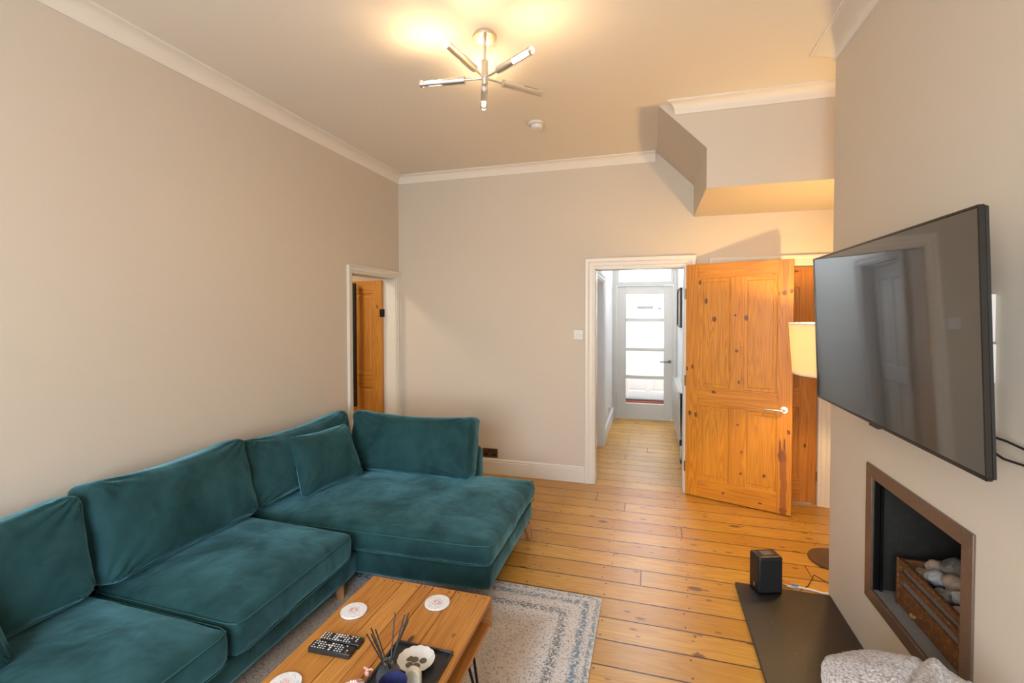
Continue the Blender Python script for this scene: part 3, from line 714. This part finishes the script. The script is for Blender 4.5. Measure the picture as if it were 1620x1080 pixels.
# local: x depth (0 = screen face at the bottom edge), y along the wall, z up
def tvpart(mb, name, mat, **k):
    bmesh.ops.transform(mb.bm, matrix=MT, verts=mb.bm.verts); return mb.build(name, mat, tv, **k)
hw, hh = .607, .678
MB_ = MB(); MB_.box(.003, .009, -hw+.005, hw-.005, .009, hh-.005); tvpart(MB_, 'screen', M['screen'], smooth=0)
MB_ = MB()
for (a, c, e, f) in ((-hw, hw, 0, .009), (-hw, hw, hh-.005, hh), (-hw, -hw+.005, .009, hh-.005), (hw-.005, hw, .009, hh-.005)): MB_.box(0, .014, a, c, e, f)
tvpart(MB_, 'bezel', plain('gunmetal_bezel', (.05, .048, .046), .25, .9), bevel=.0015)
MB_ = MB(); MB_.box(.009, .024, -hw+.001, hw-.003, .003, hh-.003); MB_.box(.024, .055, -.45, .45, .06, .52); tvpart(MB_, 'back_shell', M['black'], bevel=.004)
MB_ = MB(); MB_.box(-.002, .012, -.035, .035, -.008, .002); tvpart(MB_, 'sensor_bar', M['black'], bevel=.002)
b = MB(); b.box(.836, XR-.001, 1.95, 2.20, 1.42, 1.66); b.build('wall_bracket', M['blackmetal'], tv, bevel=.003)
# sockets and trunking behind the television, its two cables
tr_ = thing('wall_socket_strip', (XR, 1.735, 1.24), 'white stacked sockets on the wall behind the television', 'power socket')
MB().box(XR-.028, XR, 1.705, 1.785, 1.50, 1.64).build('socket_box', M['wplastic'], tr_, bevel=.003)
MB().box(XR-.030, XR-.027, 1.715, 1.765, 1.55, 1.60).build('socket_face', M['black'], tr_, bevel=.001)
MB().box(XR-.022, XR, 1.70, 1.77, 1.38, 1.495).build('socket_box', M['wplastic'], tr_, bevel=.003)
MB().box(XR-.016, XR, 1.705, 1.755, 1.24, 1.38).build('trunking', M['wplastic'], tr_, bevel=.003)
c1 = MB().tube([(.872, 1.72, 1.255), (.90, 1.66, 1.245), (.93, 1.60, 1.236), (.945, 1.55, 1.225), (.952, 1.50, 1.20), (.953, 1.44, 1.165)], .0035, 8).build('power_cable', M['black']); tag(base_origin(c1), 'upper black cable trailing from behind the television', 'cable')
c2 = MB().tube([(.872, 1.72, 1.245), (.90, 1.655, 1.215), (.93, 1.61, 1.185), (.945, 1.56, 1.183), (.952, 1.51, 1.178), (.953, 1.44, 1.150)], .0035, 8).build('power_cable', M['black']); tag(base_origin(c2), 'lower black cable looping from behind the television', 'cable')

# ------------------------------------------------------------------ speaker and wires by the hearth
sp = thing('speaker', (.63, 2.92, .022), 'small black speaker standing on the far corner of the slate hearth', 'speaker', rotz=math.radians(20))
MB().box(-.070, .070, -.05, .05, .008, .212).build('cabinet', M['black'], sp, local=True, bevel=.014, seg=4)
MB().box(-.058, .058, -.055, -.049, .018, .201).build('grille', plain('black_cloth', (.010, .010, .011), .9), sp, local=True, bevel=.004)
MB().box(-.03, .03, -.02, .02, .2118, .2135).build('control_panel', plain('grey_gloss', (.12, .12, .13), .2), sp, local=True)
MB().box(-.066, .066, -.046, .046, 0, .009).build('foot', M['blackmetal'], sp, local=True, bevel=.002)
MB().box(-.0705, -.0695, -.01, .004, .03, .05).build('port', M['chrome'], sp, local=True)
def wire(pts, mat, lab, r=.003):
    o = MB().tube(pts, r, 8).build('wire', mat); tag(base_origin(o), lab, 'wire')
wire([(.72, 2.995, .028), (.76, 3.02, .012), (.82, 3.00, .006), (.88, 3.06, .006), (.90, 3.10, .006), (.95, 3.20, .008), (1.00, 3.13, .006), (1.06, 3.08, .006)], M['bronze'], 'thin dark lead looping over the floor to behind the chimney breast')
wire([(.70, 3.02, .010), (.80, 3.03, .008), (.88, 3.02, .008), (.94, 3.00, .008), (1.0, 3.01, .008)], plain('white_lead', (.7, .68, .64), .5), 'white cable lying along the far edge of the hearth', .006)
wire([(.72, 3.06, .006), (.76, 3.08, .012), (.79, 3.05, .010), (.775, 3.03, .02), (.80, 3.045, .018)], plain('pink_red_lead', (.65, .18, .12), .5), 'short red wire end tangled beside the speaker')
wire([(.785, 3.025, .018), (.80, 3.02, .020), (.82, 3.025, .018)], plain('blue_lead', (.02, .20, .55), .5), 'short blue wire connector beside the speaker', .005)

# ------------------------------------------------------------------ rug
RX0, RX1, RY0, RY1 = -2.05, -.25, -.05, 2.61
b = MB(); nx_, ny_ = 60, 88
b.box(RX0, RX1, RY0, RY1, 0, .009)
rug = base_origin(b.build('rug', rug_mat(RX0, RX1, RY0, RY1), bevel=.003)); tag(rug, 'faded cream, tan and blue patterned rug under the coffee table', 'rug')

# ------------------------------------------------------------------ cushions and sofa
def soft_box(hx, hy, hz, r, n=22, warp=None, crown=(0, 0), wr=.0, wf=6.0, seed=0, m=None):
    """rounded box centred at the origin; crown=(top,bottom) bulge; warp(p)->p"""
    m = m or (n, n, max(6, n//3)); bm = bmesh.new(); vd = {}
    def mp(u, v, w):
        p = Vector((u*hx, v*hy, w*hz)); q = Vector((max(-hx+r, min(hx-r, p.x)), max(-hy+r, min(hy-r, p.y)), max(-hz+r, min(hz-r, p.z))))
        d = p-q
        if d.length > 1e-9: p = q+d.normalized()*r
        k = (1-abs(u)**2.5)*(1-abs(v)**2.5); k = max(k, 0)
        if w > 0: p.z += crown[0]*k*max(0, w)
        else: p.z -= crown[1]*k*max(0, -w)
        if wr:
            s = Vector((seed*7.7, seed*3.3, seed))
            nn = noise.noise(Vector((p.x*wf, p.y*wf, p.z*wf))+s)+.5*noise.noise(Vector((p.x*wf*2.3, p.y*wf*2.3, p.z*wf*2))+s)
            p += p.normalized()*(wr*nn)
        return warp(p) if warp else p
    def vert(u, v, w):
        k = (round(u, 5), round(v, 5), round(w, 5))
        if k not in vd: vd[k] = bm.verts.new(mp(u, v, w))
        return vd[k]
    def e(t, k):   # denser toward edges
        a = -1+2*t/k; return math.sin(a*PI/2)*.6+a*.4
    for ax in range(3):
        na, nb = [m[i] for i in range(3) if i != ax]
        for sgn in (-1, 1):
            for i in range(na):
                for j in range(nb):
                    qs = []
                    for (a, b_) in ((i, j), (i+1, j), (i+1, j+1), (i, j+1)):
                        c = [e(a, na), e(b_, nb)]; c.insert(ax, sgn); qs.append(vert(*c))
                    bm.faces.new(qs if sgn > 0 else qs[::-1])
    o = MB(); o.bm.free(); o.bm = bm; return o
sofa = thing('corner_sofa', (-2.0, 2.0, 0), 'teal velvet corner sofa with chaise along the left wall', 'sofa')
V = M['velvet']
def bil(quad):   # warp a centred box (half sizes hx,hy) onto a quad footprint
    def f(p, hx, hy):
        u, v = (p.x/hx+1)/2, (p.y/hy+1)/2; a, b_, c, d = [Vector(q) for q in quad]
        return (a*(1-u)+b_*u)*(1-v)+(d*(1-u)+c*u)*v
    return f
def slab(quad, z0, z1, r, crown, name, seed=0, wr=.0, piping=True, m=None, extra=None):
    a, b_, c, d = quad; hx = abs(b_[0]-a[0])/2; hy = abs(d[1]-a[1])/2; hz = (z1-z0)/2; F = bil(quad)
    def warp(p):
        q = F(p, hx, hy); z = p.z+(z0+z1)/2
        if extra: z += extra(q.x, q.y, p.z/hz)
        return Vector((q.x, q.y, z))
    o = soft_box(hx, hy, hz, r, 30, warp, crown, wr, 5, seed, m=m or (34, 34, 8)).build(name, V, sofa, smooth=70)
    if piping:
        for zz in (z1-r*.30, z0+r*.30):
            path = []; N = 14; ins = r*.30
            cs = [(-hx, -hy), (hx, -hy), (hx, hy), (-hx, hy)]
            for k in range(4):
                p, q = Vector((*cs[k], 0)), Vector((*cs[(k+1) % 4], 0))
                for t_ in range(N):
                    w_ = p.lerp(q, t_/N); rr = r
                    cx = max(-hx+rr, min(hx-rr, w_.x)); cy = max(-hy+rr, min(hy-rr, w_.y))
                    dd = Vector((w_.x-cx, w_.y-cy, 0))
                    if dd.length > 1e-6: w_ = Vector((cx, cy, 0))+dd.normalized()*(rr*.93)
                    g = F(w_, hx, hy); z = zz
                    if extra: z += extra(g.x, g.y, 1 if zz > (z0+z1)/2 else -1)
                    path.append((g.x, g.y, z))
            path.append(path[0])
            MB().tube(path, .0026, 8).build('piping', M['piping'], o)
    return o
# bases
slab([(-2.48, .45), (-1.60, .45), (-1.60, 2.30), (-2.48, 2.30)], .10, .235, .02, (0, 0), 'seat_base', piping=False, m=(8, 12, 4))
slab([(-2.48, 2.255), (-.815, 2.335), (-.815, 3.29), (-2.48, 3.29)], .10, .235, .025, (0, 0), 'chaise_base', piping=False, m=(12, 12, 4))
# back frames
slab([(-2.49, .40), (-2.40, .40), (-2.40, 3.36), (-2.49, 3.36)], .10, .62, .03, (0, 0), 'back_frame', piping=False, m=(6, 20, 10))
slab([(-2.47, 3.20), (-1.205, 3.20), (-1.205, 3.36), (-2.47, 3.36)], .10, .60, .06, (0, 0), 'back_frame', piping=False, m=(20, 8, 12))
slab([(-2.48, .40), (-1.60, .40), (-1.60, .58), (-2.48, .58)], .10, .56, .05, (0, 0), 'armrest', piping=False, m=(16, 8, 12))
# seat cushions
dent = lambda cx, cy, s, a: (lambda x, y, w: -a*math.exp(-((x-cx)**2+(y-cy)**2)/s**2) if w > 0 else 0)
slab([(-2.36, .60), (-1.535, .60), (-1.535, 1.405), (-2.36, 1.415)], .237, .385, .045, (.045, 0), 'seat_cushion', 1, .006, extra=dent(-1.95, 1.0, .25, .012))
slab([(-2.36, 1.43), (-1.53, 1.42), (-1.555, 2.205), (-2.36, 2.225)], .237, .388, .045, (.050, 0), 'seat_cushion', 2, .006, extra=dent(-1.9, 1.9, .2, .010))
def chx(x, y, w):
    return (-.012*math.exp(-((x+1.45)**2+(y-2.8)**2)/.09)-.008*math.exp(-((x+1.05)**2+(y-2.6)**2)/.06)) if w > 0 else 0
slab([(-2.36, 2.235), (-.785, 2.295), (-.795, 3.33), (-2.36, 3.20)], .237, .378, .06, (.055, 0), 'chaise_cushion', 3, .006, m=(44, 34, 8), extra=chx)
# back cushions and pillows: local x width, y thickness, z height
def back_cushion(loc, rotz, lean, w, h, th, seed, name='back_cushion', root=sofa, knife=False, wr=.015, roll=0, puff=.035):
    def warp(p):
        u, v = p.x/(w/2), p.y/(h/2)
        u_, v_ = max(-1, min(1, u)), max(-1, min(1, v))
        if knife:
            k = max(.03, ((1-abs(u_)**3.5)*(1-abs(v_)**3.5)))**.55
            p.z *= k; q = 1-.10*(1-abs(v_))*abs(u_)**3; r_ = 1-.08*(1-abs(u_))*abs(v_)**3
            p.x *= q; p.y *= r_
        # gathers radiating from the corners
        g = 0
        for (cu, cv) in ((-1, -1), (1, -1), (1, 1), (-1, 1)):
            dx, dy = u_-cu, v_-cv; rr = math.hypot(dx, dy)
            if rr < 1.0: g += math.sin(math.atan2(dy, dx)*16+seed)*max(0, 1-rr/1.0)**1.5*min(1, rr*4)
        g += .8*noise.noise(Vector((u*2.2+seed, v*2.2-u*1.5, seed*1.3)))+.35*noise.noise(Vector((u*7+seed, v*3+u*4, seed*2.3)))
        p.z += (wr*g)*(1 if p.z > 0 else -1)
        if not knife: p.y -= .030*math.cos(u_*PI/2)*(1 if v > 0 else 0); p.y += .0*(1)
        return Vector((p.x, -p.z, p.y+h/2))
    b = soft_box(w/2, h/2, th/2, min(.05, th*.28), 30, warp, (puff, puff), 0, m=(40, 30, 8))
    o = b.build(name, V, root, local=True, smooth=75)
    o.location = Vector(loc)-(root_loc(root) if root else Vector((0, 0, 0)))
    o.rotation_euler = (-lean, roll, rotz)
    return o
ln = math.radians(13)
back_cushion((-2.255, .975, .415), PI/2, ln, .78, .43, .18, 1)
back_cushion((-2.250, 1.785, .420), PI/2, ln, .80, .45, .20, 2)
back_cushion((-2.265, 2.665, .420), PI/2, ln, 1.00, .42, .18, 3)
back_cushion((-1.70, 3.105, .405), 0, math.radians(12), 1.00, .44, .17, 4.6)
# feet
def foot(x, y, dx, dy):
    MB().loft([[(x+dx+math.cos(a)*.019, y+dy+math.sin(a)*.019, .009 if (x < -.9 and y < 2.6) else 0) for a in [k*PI/8 for k in range(16)]], [(x+math.cos(a)*.032, y+math.sin(a)*.032, .102) for a in [k*PI/8 for k in range(16)]]]).build('leg', legm, sofa)
legm = pine('pale_beech_leg', (.50, .27, .13), KN, 'z', auto=False)
for (x, y, dx, dy) in ((-.845, 3.20, .03, .0), (-1.02, 2.55, .02, -.02), (-1.66, 2.21, .02, -.01), (-1.66, .52, .02, -.02), (-2.4, .52, -.02, -.02), (-2.4, 3.2, -.02, .02)): foot(x, y, dx, dy)
# loose throw pillows
def pillow(loc, rotz, lean, w, h, seed, lab, roll=0):
    r = thing('throw_pillow', loc, lab, 'pillow', 'small teal throw pillows on the sofa')
    o = back_cushion(loc, rotz, lean, w, h, .17, seed, 'pillow_cover', r, knife=True, wr=.009, roll=roll, puff=0)
    return r
pillow((-2.03, 2.68, .425), math.radians(76), math.radians(26), .50, .40, 5, 'small dark teal pillow in the sofa corner between two back cushions')
pillow((-2.08, .80, .415), math.radians(80), math.radians(35), .45, .40, 8, 'small teal pillow at the left edge of the sofa')

# ------------------------------------------------------------------ coffee table
tz = .424
TX0, TX1, TY0, TY1 = -1.176, -.619, .72, 1.805
ct = thing('coffee_table', ((TX0+TX1)/2, (TY0+TY1)/2, .009), 'reclaimed wood box coffee table on black hairpin legs', 'coffee table')
tw = [pine('table_plank_%s' % n, c, (.10, .035, .014), 'y', scale=1.4, rough=.42) for n, c in (('a', (.54, .235, .045)), ('b', (.60, .275, .062)), ('c', (.50, .205, .040)), ('d', (.57, .245, .045)))]
seams = [TX0, -1.022, -.938, -.880, -.776, TX1]
for i, (a, c) in enumerate(zip(seams, seams[1:])):
    MB().box(a+.0013, c-.0013, TY0, TY1, tz-.018, tz).build('top_plank', tw[i % 4], ct, bevel=.0015)
MB().box(TX0+.004, TX1-.004, TY0+.002, TY1-.002, .305, .320).build('lower_shelf', tw[2], ct, bevel=.0015)
for y in (TY0, TY1-.016): MB().box(TX0, TX1, y, y+.016, .303, tz-.0185).build('end_board', pine('end_board_wood', (.40, .165, .045), (.1, .035, .014), 'x', scale=1.4, rough=.45), ct, bevel=.0015)
MB().box(TX0+.001, TX0+.015, TY0+.016, TY1-.016, .321, tz-.0185).build('back_board', tw[1], ct, bevel=.001)
nailm = M['blackmetal']
for i in range(14):
    x = TX0+.03+i*.0385; y = TY1-.014-.006*(i % 2)
    MB().lathe([(.0001, 0), (.003, 0), (.0028, .0008), (.0001, .0009)], (x, y, tz), 10).build('nail', nailm, ct)
def hairpin(x, y, sx, sy):
    b = MB(); f = .010
    fx, fy = x+sx*.055, y+sy*.03
    b.tube([(x, y+.035, .303), (fx-.004, fy+.006, f+.012), (fx, fy, f), (fx+.004, fy-.006, f+.012), (x+.002, y-.035, .303)], .0055, 10)
    b.box(x-.02, x+.02, y-.05, y+.05, .3, .304); b.build('hairpin_leg', M['blackmetal'], ct)
for (x, sx) in ((TX0+.05, -.6), (TX1-.05, .9)):
    hairpin(x, TY0+.14, sx, -1); hairpin(x, TY1-.14, sx, .6)
# coasters
co = thing('coaster', (-1.105, 1.562, tz), 'veined marble coaster on the left side of the coffee table', 'coaster', 'round marble coasters on the coffee table')
MB().lathe([(.0001, .0075), (.0488, .0075), (.050, .0065), (.050, .002), (.0485, .0012)], (0, 0, 0), 48).build('top', M['marble'], co, local=True)
MB().lathe([(.0001, 0), (.047, 0), (.0475, .0015), (.0001, .0016)], (0, 0, 0), 40).build('cork_base', plain('grey_cork', (.08, .07, .065), .9), co, local=True)
for (x, y, rz_, lab) in ((-.815, 1.700, 2.1, 'white marble coaster near the far right end of the coffee table'), (-1.092, 1.185, 4.0, 'marble coaster cut by the bottom edge, nearest the sofa side of the table')):
    c = copy_tree(co); c.location = (x, y, tz); c.rotation_euler = (0, 0, rz_); c['label'] = lab
# remotes
btw = plain('white_button', (.75, .75, .75), .5); btr = plain('red_button', (.75, .06, .05), .5); btg = plain('teal_button', (.10, .55, .42), .5); bty = plain('yellow_button', (.7, .55, .05), .5)
def remote(loc, rotz, lab, seed, L=.165, Wd=.052, tiltx=0):
    rnd = random.Random(seed)
    r = thing('remote_control', loc, lab, 'remote control', rotz=rotz); r.rotation_euler = (tiltx, 0, rotz)
    b = MB(); b.prism([(-L/2, -Wd/2, 0), (-L/2, Wd/2, 0), (-L/2, Wd/2-.003, .017), (-L/2, -Wd/2+.003, .017)], (L, 0, 0)); b.build('case', M['black'], r, local=True, bevel=.003)
    k = 0
    for i in range(13):
        for j in range(4):
            x = L/2-.018-i*.0108; y = (j-1.5)*(Wd-.014)/3.4
            if rnd.random() < .24 or (i in (1,) and j < 3): continue
            sx, sy = (.0052, .0034) if i not in (6, 7) else (.007, .005)
            if (seed == 1 and i == 0): continue
            m = btw
            if i == 0 and j == 0: m = btr
            if i == 0 and j == 3: m = btg
            if i == 11 and j == 1: m = bty
            MB().box(x-sx/2, x+sx/2, y-sy/2, y+sy/2, .0168, .0182).build('button', m, r, local=True, bevel=.0004); k += 1
    return r
remote((-1.047, 1.354, tz), math.radians(3), 'black remote control lying nearer the camera of the two', 2, .160, .046)
remote((-1.040, 1.4015, tz), math.radians(4), 'black remote control tucked behind the other remote', 3, .150, .044)
# tray and the things on it
ty = thing('tray', (-.745, 1.30, tz), 'black rectangular tray at the near right of the coffee table', 'tray', rotz=math.radians(0))
b = MB(); b.box(-.845, -.640, 1.10, 1.450, tz, tz+.005)
b.build('tray_base', plain('charcoal_tray', (.018, .017, .018), .35), ty, bevel=.001)
b = MB()
for (x0, x1, y0_, y1_) in ((-.849, -.843, 1.096, 1.454), (-.644, -.638, 1.096, 1.454), (-.849, -.638, 1.448, 1.454), (-.849, -.638, 1.096, 1.102)): b.box(x0, x1, y0_, y1_, tz, tz+.014)
b.build('tray_rim', plain('glazed_black_rim', (.02, .022, .026), .12), ty, bevel=.0015)
zt = tz+.005
pl = thing('plate', (-.734, 1.378, zt), 'white scalloped dish holding coins on the tray', 'dish')
def scal(a, r, z):
    if r < .03: return (r, z)
    k = (r-.03)/.04; return (r*(1+.025*k*abs(math.cos(7*a))-.01*k), z+.0012*k*math.cos(14*a))
MB().lathe([(.0001, 0), (.034, 0), (.038, .003), (.050, .012), (.060, .020), (.061, .022), (.0585, .022), (.048, .015), (.037, .0075), (.0001, .006)], (-.736, 1.374, zt), 110, scal).build('dish_bowl', plain('cream_ceramic', (.74, .72, .68), .3), pl)
coinm = plain('tarnished_coin', (.17, .145, .10), .4, .6, .3, 200)
for i, (x, y, dz, lab) in enumerate(((-.766, 1.384, 0, 'coin at the far left of the white dish'), (-.746, 1.383, .0019, 'coin in the middle of the far row in the dish'), (-.718, 1.388, 0, 'coin at the far right of the dish'), (-.753, 1.358, 0, 'near left coin in the dish'), (-.728, 1.359, .0019, 'near right coin in the dish'))):
    o = MB().lathe([(.0001, 0), (.0118, 0), (.0122, .0005), (.0122, .0013), (.0118, .0018), (.0115, .0014), (.0001, .0014)], (0, 0, 0), 28).build('coin', coinm); o.location = (x, y, zt+.0068+dz)
    tag(o, 'brownish '+lab, 'coin', 'coins in the white dish')
# reed diffuser
rd = thing('reed_diffuser', (-.775, 1.268, zt), 'dark glass reed diffuser with black reeds on the tray', 'reed diffuser')
bx, by = -.775, 1.268
MB().lathe([(.0001, 0), (.036, 0), (.038, .004), (.038, .038), (.034, .052), (.018, .062), (.0001, .062)], (bx, by, zt), 40).build('bottle', plain('smoky_grey_glass', (.035, .042, .05), .12), rd)
MB().lathe([(.0120, .062), (.0120, .078), (.0155, .080), (.0155, .083), (.0095, .083), (.0095, .062)], (bx, by, zt), 32, closed_prof=True).build('neck', M['clearglass'], rd)
tips = [(-.787, 1.33, .622), (-.753, 1.33, .620), (-.737, 1.33, .629), (-.742, 1.335, .602), (-.876, 1.33, .554), (-.893, 1.33, .531), (-.879, 1.335, .530), (-.860, 1.33, .553)]
for i, tp in enumerate(tips):
    a = i*.8; p0 = (bx+.006*math.cos(a), by+.006*math.sin(a), zt+.058)
    MB().tube([p0, tp], .0023, 8).build('reed', M['black'], rd)
# dark disc lid behind the bottle
lid = MB().lathe([(.0001, 0), (.022, 0), (.023, .003), (.022, .006), (.0001, .007)], (-.737, 1.287, zt+.0), 28).build('lid', plain('dark_brown_lid', (.04, .02, .018), .5)); tag(base_origin(lid), 'small dark brown round lid behind the diffuser bottle', 'lid')
# navy candle jar
cj = thing('candle_jar', (-.705, 1.175, zt), 'navy blue glass jar at the bottom edge, nearest thing on the tray', 'jar')
MB().lathe([(.034, 0), (.038, .004), (.042, .100), (.042, .103), (.039, .103), (.036, .008), (.0001, .006), (.0001, 0)], (-.705, 1.175, zt), 48).build('jar_glass', plain('navy_glass', (.03, .034, .10), .08), cj)
MB().lathe([(.0001, .035), (.0362, .035), (.0362, .037), (.0001, .0372)], (-.705, 1.175, zt), 32).build('wax', plain('dark_wax', (.01, .01, .03), .3), cj)
# cream rounded block
b = MB(); pts = [(-.024, 0), (.024, 0)]+[(.024*math.cos(k*PI/12), .040+.022*math.sin(k*PI/12)) for k in range(13)]
b.prism([(x, -.011, z) for x, z in pts], (0, .022, 0))
ck = b.build('candle', plain('cream_wax', (.74, .70, .58), .45), bevel=.004, seg=3); ck.location = (-.700, 1.288, zt); ck.rotation_euler = (0, 0, .1)
tag(ck, 'cream round-topped block standing between the jar and the dish', 'candle')
# pink ribbed ornament + little pink figure
pk = thing('shell_ornament', (-.872, 1.225, tz), 'pink and white ribbed shell ornament left of the tray', 'ornament')
for i in range(15):
    a = math.radians(10+i*11.5); b = MB()
    b.tube([(-.872, 1.205, tz+.006), (-.872+.020*math.cos(a), 1.205+.030*math.sin(a), tz+.026), (-.872+.034*math.cos(a), 1.205+.052*math.sin(a), tz+.014), (-.872+.037*math.cos(a), 1.205+.058*math.sin(a), tz+.003)], .003, 8, [.002, .0045, .0045, .003])
    b.build('rib', plain('pink_rib', (.62, .26, .20), .4) if i % 2 else plain('white_rib', (.75, .66, .60), .4), pk)
MB().blob((-.872, 1.19, tz+.012), (.026, .022, .012), 12).build('shell_body', plain('shell_cream', (.72, .62, .55), .4), pk)
pg = thing('figurine', (-.866, 1.293, tz), 'tiny pink figure standing beside the diffuser', 'ornament')
pm = plain('pink_ceramic', (.66, .34, .27), .4)
MB().blob((-.866, 1.290, tz+.010), (.009, .008, .0105), 10, .1).build('body', pm, pg)
MB().blob((-.866, 1.291, tz+.023), (.0065, .006, .006), 10).build('head', pm, pg)
for sx in (-1, 1): MB().tube([(-.866+sx*.004, 1.292, tz+.022), (-.866+sx*.012, 1.296, tz+.024), (-.866+sx*.016, 1.297, tz+.020)], .003, 8).build('ear', pm, pg)

# ------------------------------------------------------------------ fleece throw heaped over a pouffe, bottom right
bm = bmesh.new(); N, K = 150, 110; cx, cy = .655, 1.41; rows_ = []
def thr(u, a):
    """u 0..1 from crown to hem"""
    R = (.178+.012*math.cos(a*2+.6)+.010*math.sin(3*a)); zt_ = .662
    if u < .5: k = u/.5; r = R*(k**1.0); z = zt_-.055*k**2.2
    else: k = (u-.5)/.5; r = R*(1+.05*k+.05*k*math.cos(9*a)); z = zt_-.055-(zt_-.055-.03)*k
    return r, z
for i in range(K+1):
    u = i/K; row = []
    for j in range(N):
        a = 2*PI*j/N; r, z = thr(max(u, .004), a)
        p = Vector((cx+r*math.cos(a)*.98, cy+r*math.sin(a), z))
        q = Vector((p.x*7, p.y*7, p.z*5))
        big = noise.noise(q)*.022+noise.noise(q*2.0+Vector((3, 1, 2)))*.007
        fold = math.exp(-((p.x-cx+.03-(p.y-cy)*.8)/.012)**2)*-.012+math.exp(-((p.x-cx-.03-(p.y-cy)*.5)/.02)**2)*.012
        fuzz = noise.noise(p*150)*.0022+noise.noise(p*300)*.0012
        nrm = Vector((math.cos(a), math.sin(a), .3)) if u > .5 else Vector((math.cos(a)*.3, math.sin(a)*.3, 1))
        p += nrm.normalized()*(big+fuzz+(fold if u < .55 else 0)); p.x = min(p.x, .948)
        row.append(bm.verts.new(p))
    rows_.append(row)
for i in range(K):
    for j in range(N): bm.faces.new([rows_[i][j], rows_[i+1][j], rows_[i+1][(j+1) % N], rows_[i][(j+1) % N]])
bm.faces.new(rows_[0]); bm.faces.new(rows_[-1][::-1])
o = MB(); o.bm.free(); o.bm = bm
o = o.build('fleece_throw', M['fleece'], smooth=180); tag(base_origin(o), 'grey sherpa fleece throw heaped over a pouffe in front of the fireplace', 'throw blanket')
o.location.z -= min(v.co.z for v in o.data.vertices)-.0 if False else 0
b = MB().blob((0, 0, 0), (.045, .04, .035), 22, .5, 4); 
for v in b.bm.verts: v.co += v.co.normalized()*(noise.noise(v.co*110)*.004)
kn_ = b.build('throw_corner', M['fleece'], o, local=True, smooth=180); kn_.location = Vector((.79, 1.50, .585))-o.location

# ------------------------------------------------------------------ unseen fill lamps added to light the hall and side rooms
def fill_lamp(name, loc, power, col, lab, r=.10):
    t_ = thing(name, loc, lab, 'ceiling light')
    MB().lathe([(.001, -.06), (r*.7, -.055), (r, -.02), (r*1.02, 0), (.001, 0)], loc, 32).build('fill_globe', emis('fill_glow', col, power), t_)
    return t_
fill_lamp('ceiling_light', (-.10, 6.1, 2.9), 60, (.98, .99, 1.0), 'added unseen fill lamp on the hall ceiling', .16)  # added out of view to brighten the hall walls and door
fill_lamp('ceiling_light', (-3.5, 3.3, 2.6), 62, (1.0, .84, .64), 'round flush ceiling light in the next room', .16)  # invented source, put in to light the open pine leaf
fill_lamp('ceiling_light', (-1.1, 5.3, 2.9), 30, (1.0, .97, .94), 'added unseen fill lamp in the room off the hall', .14)  # unseen, added so the gap of the ajar white door glows
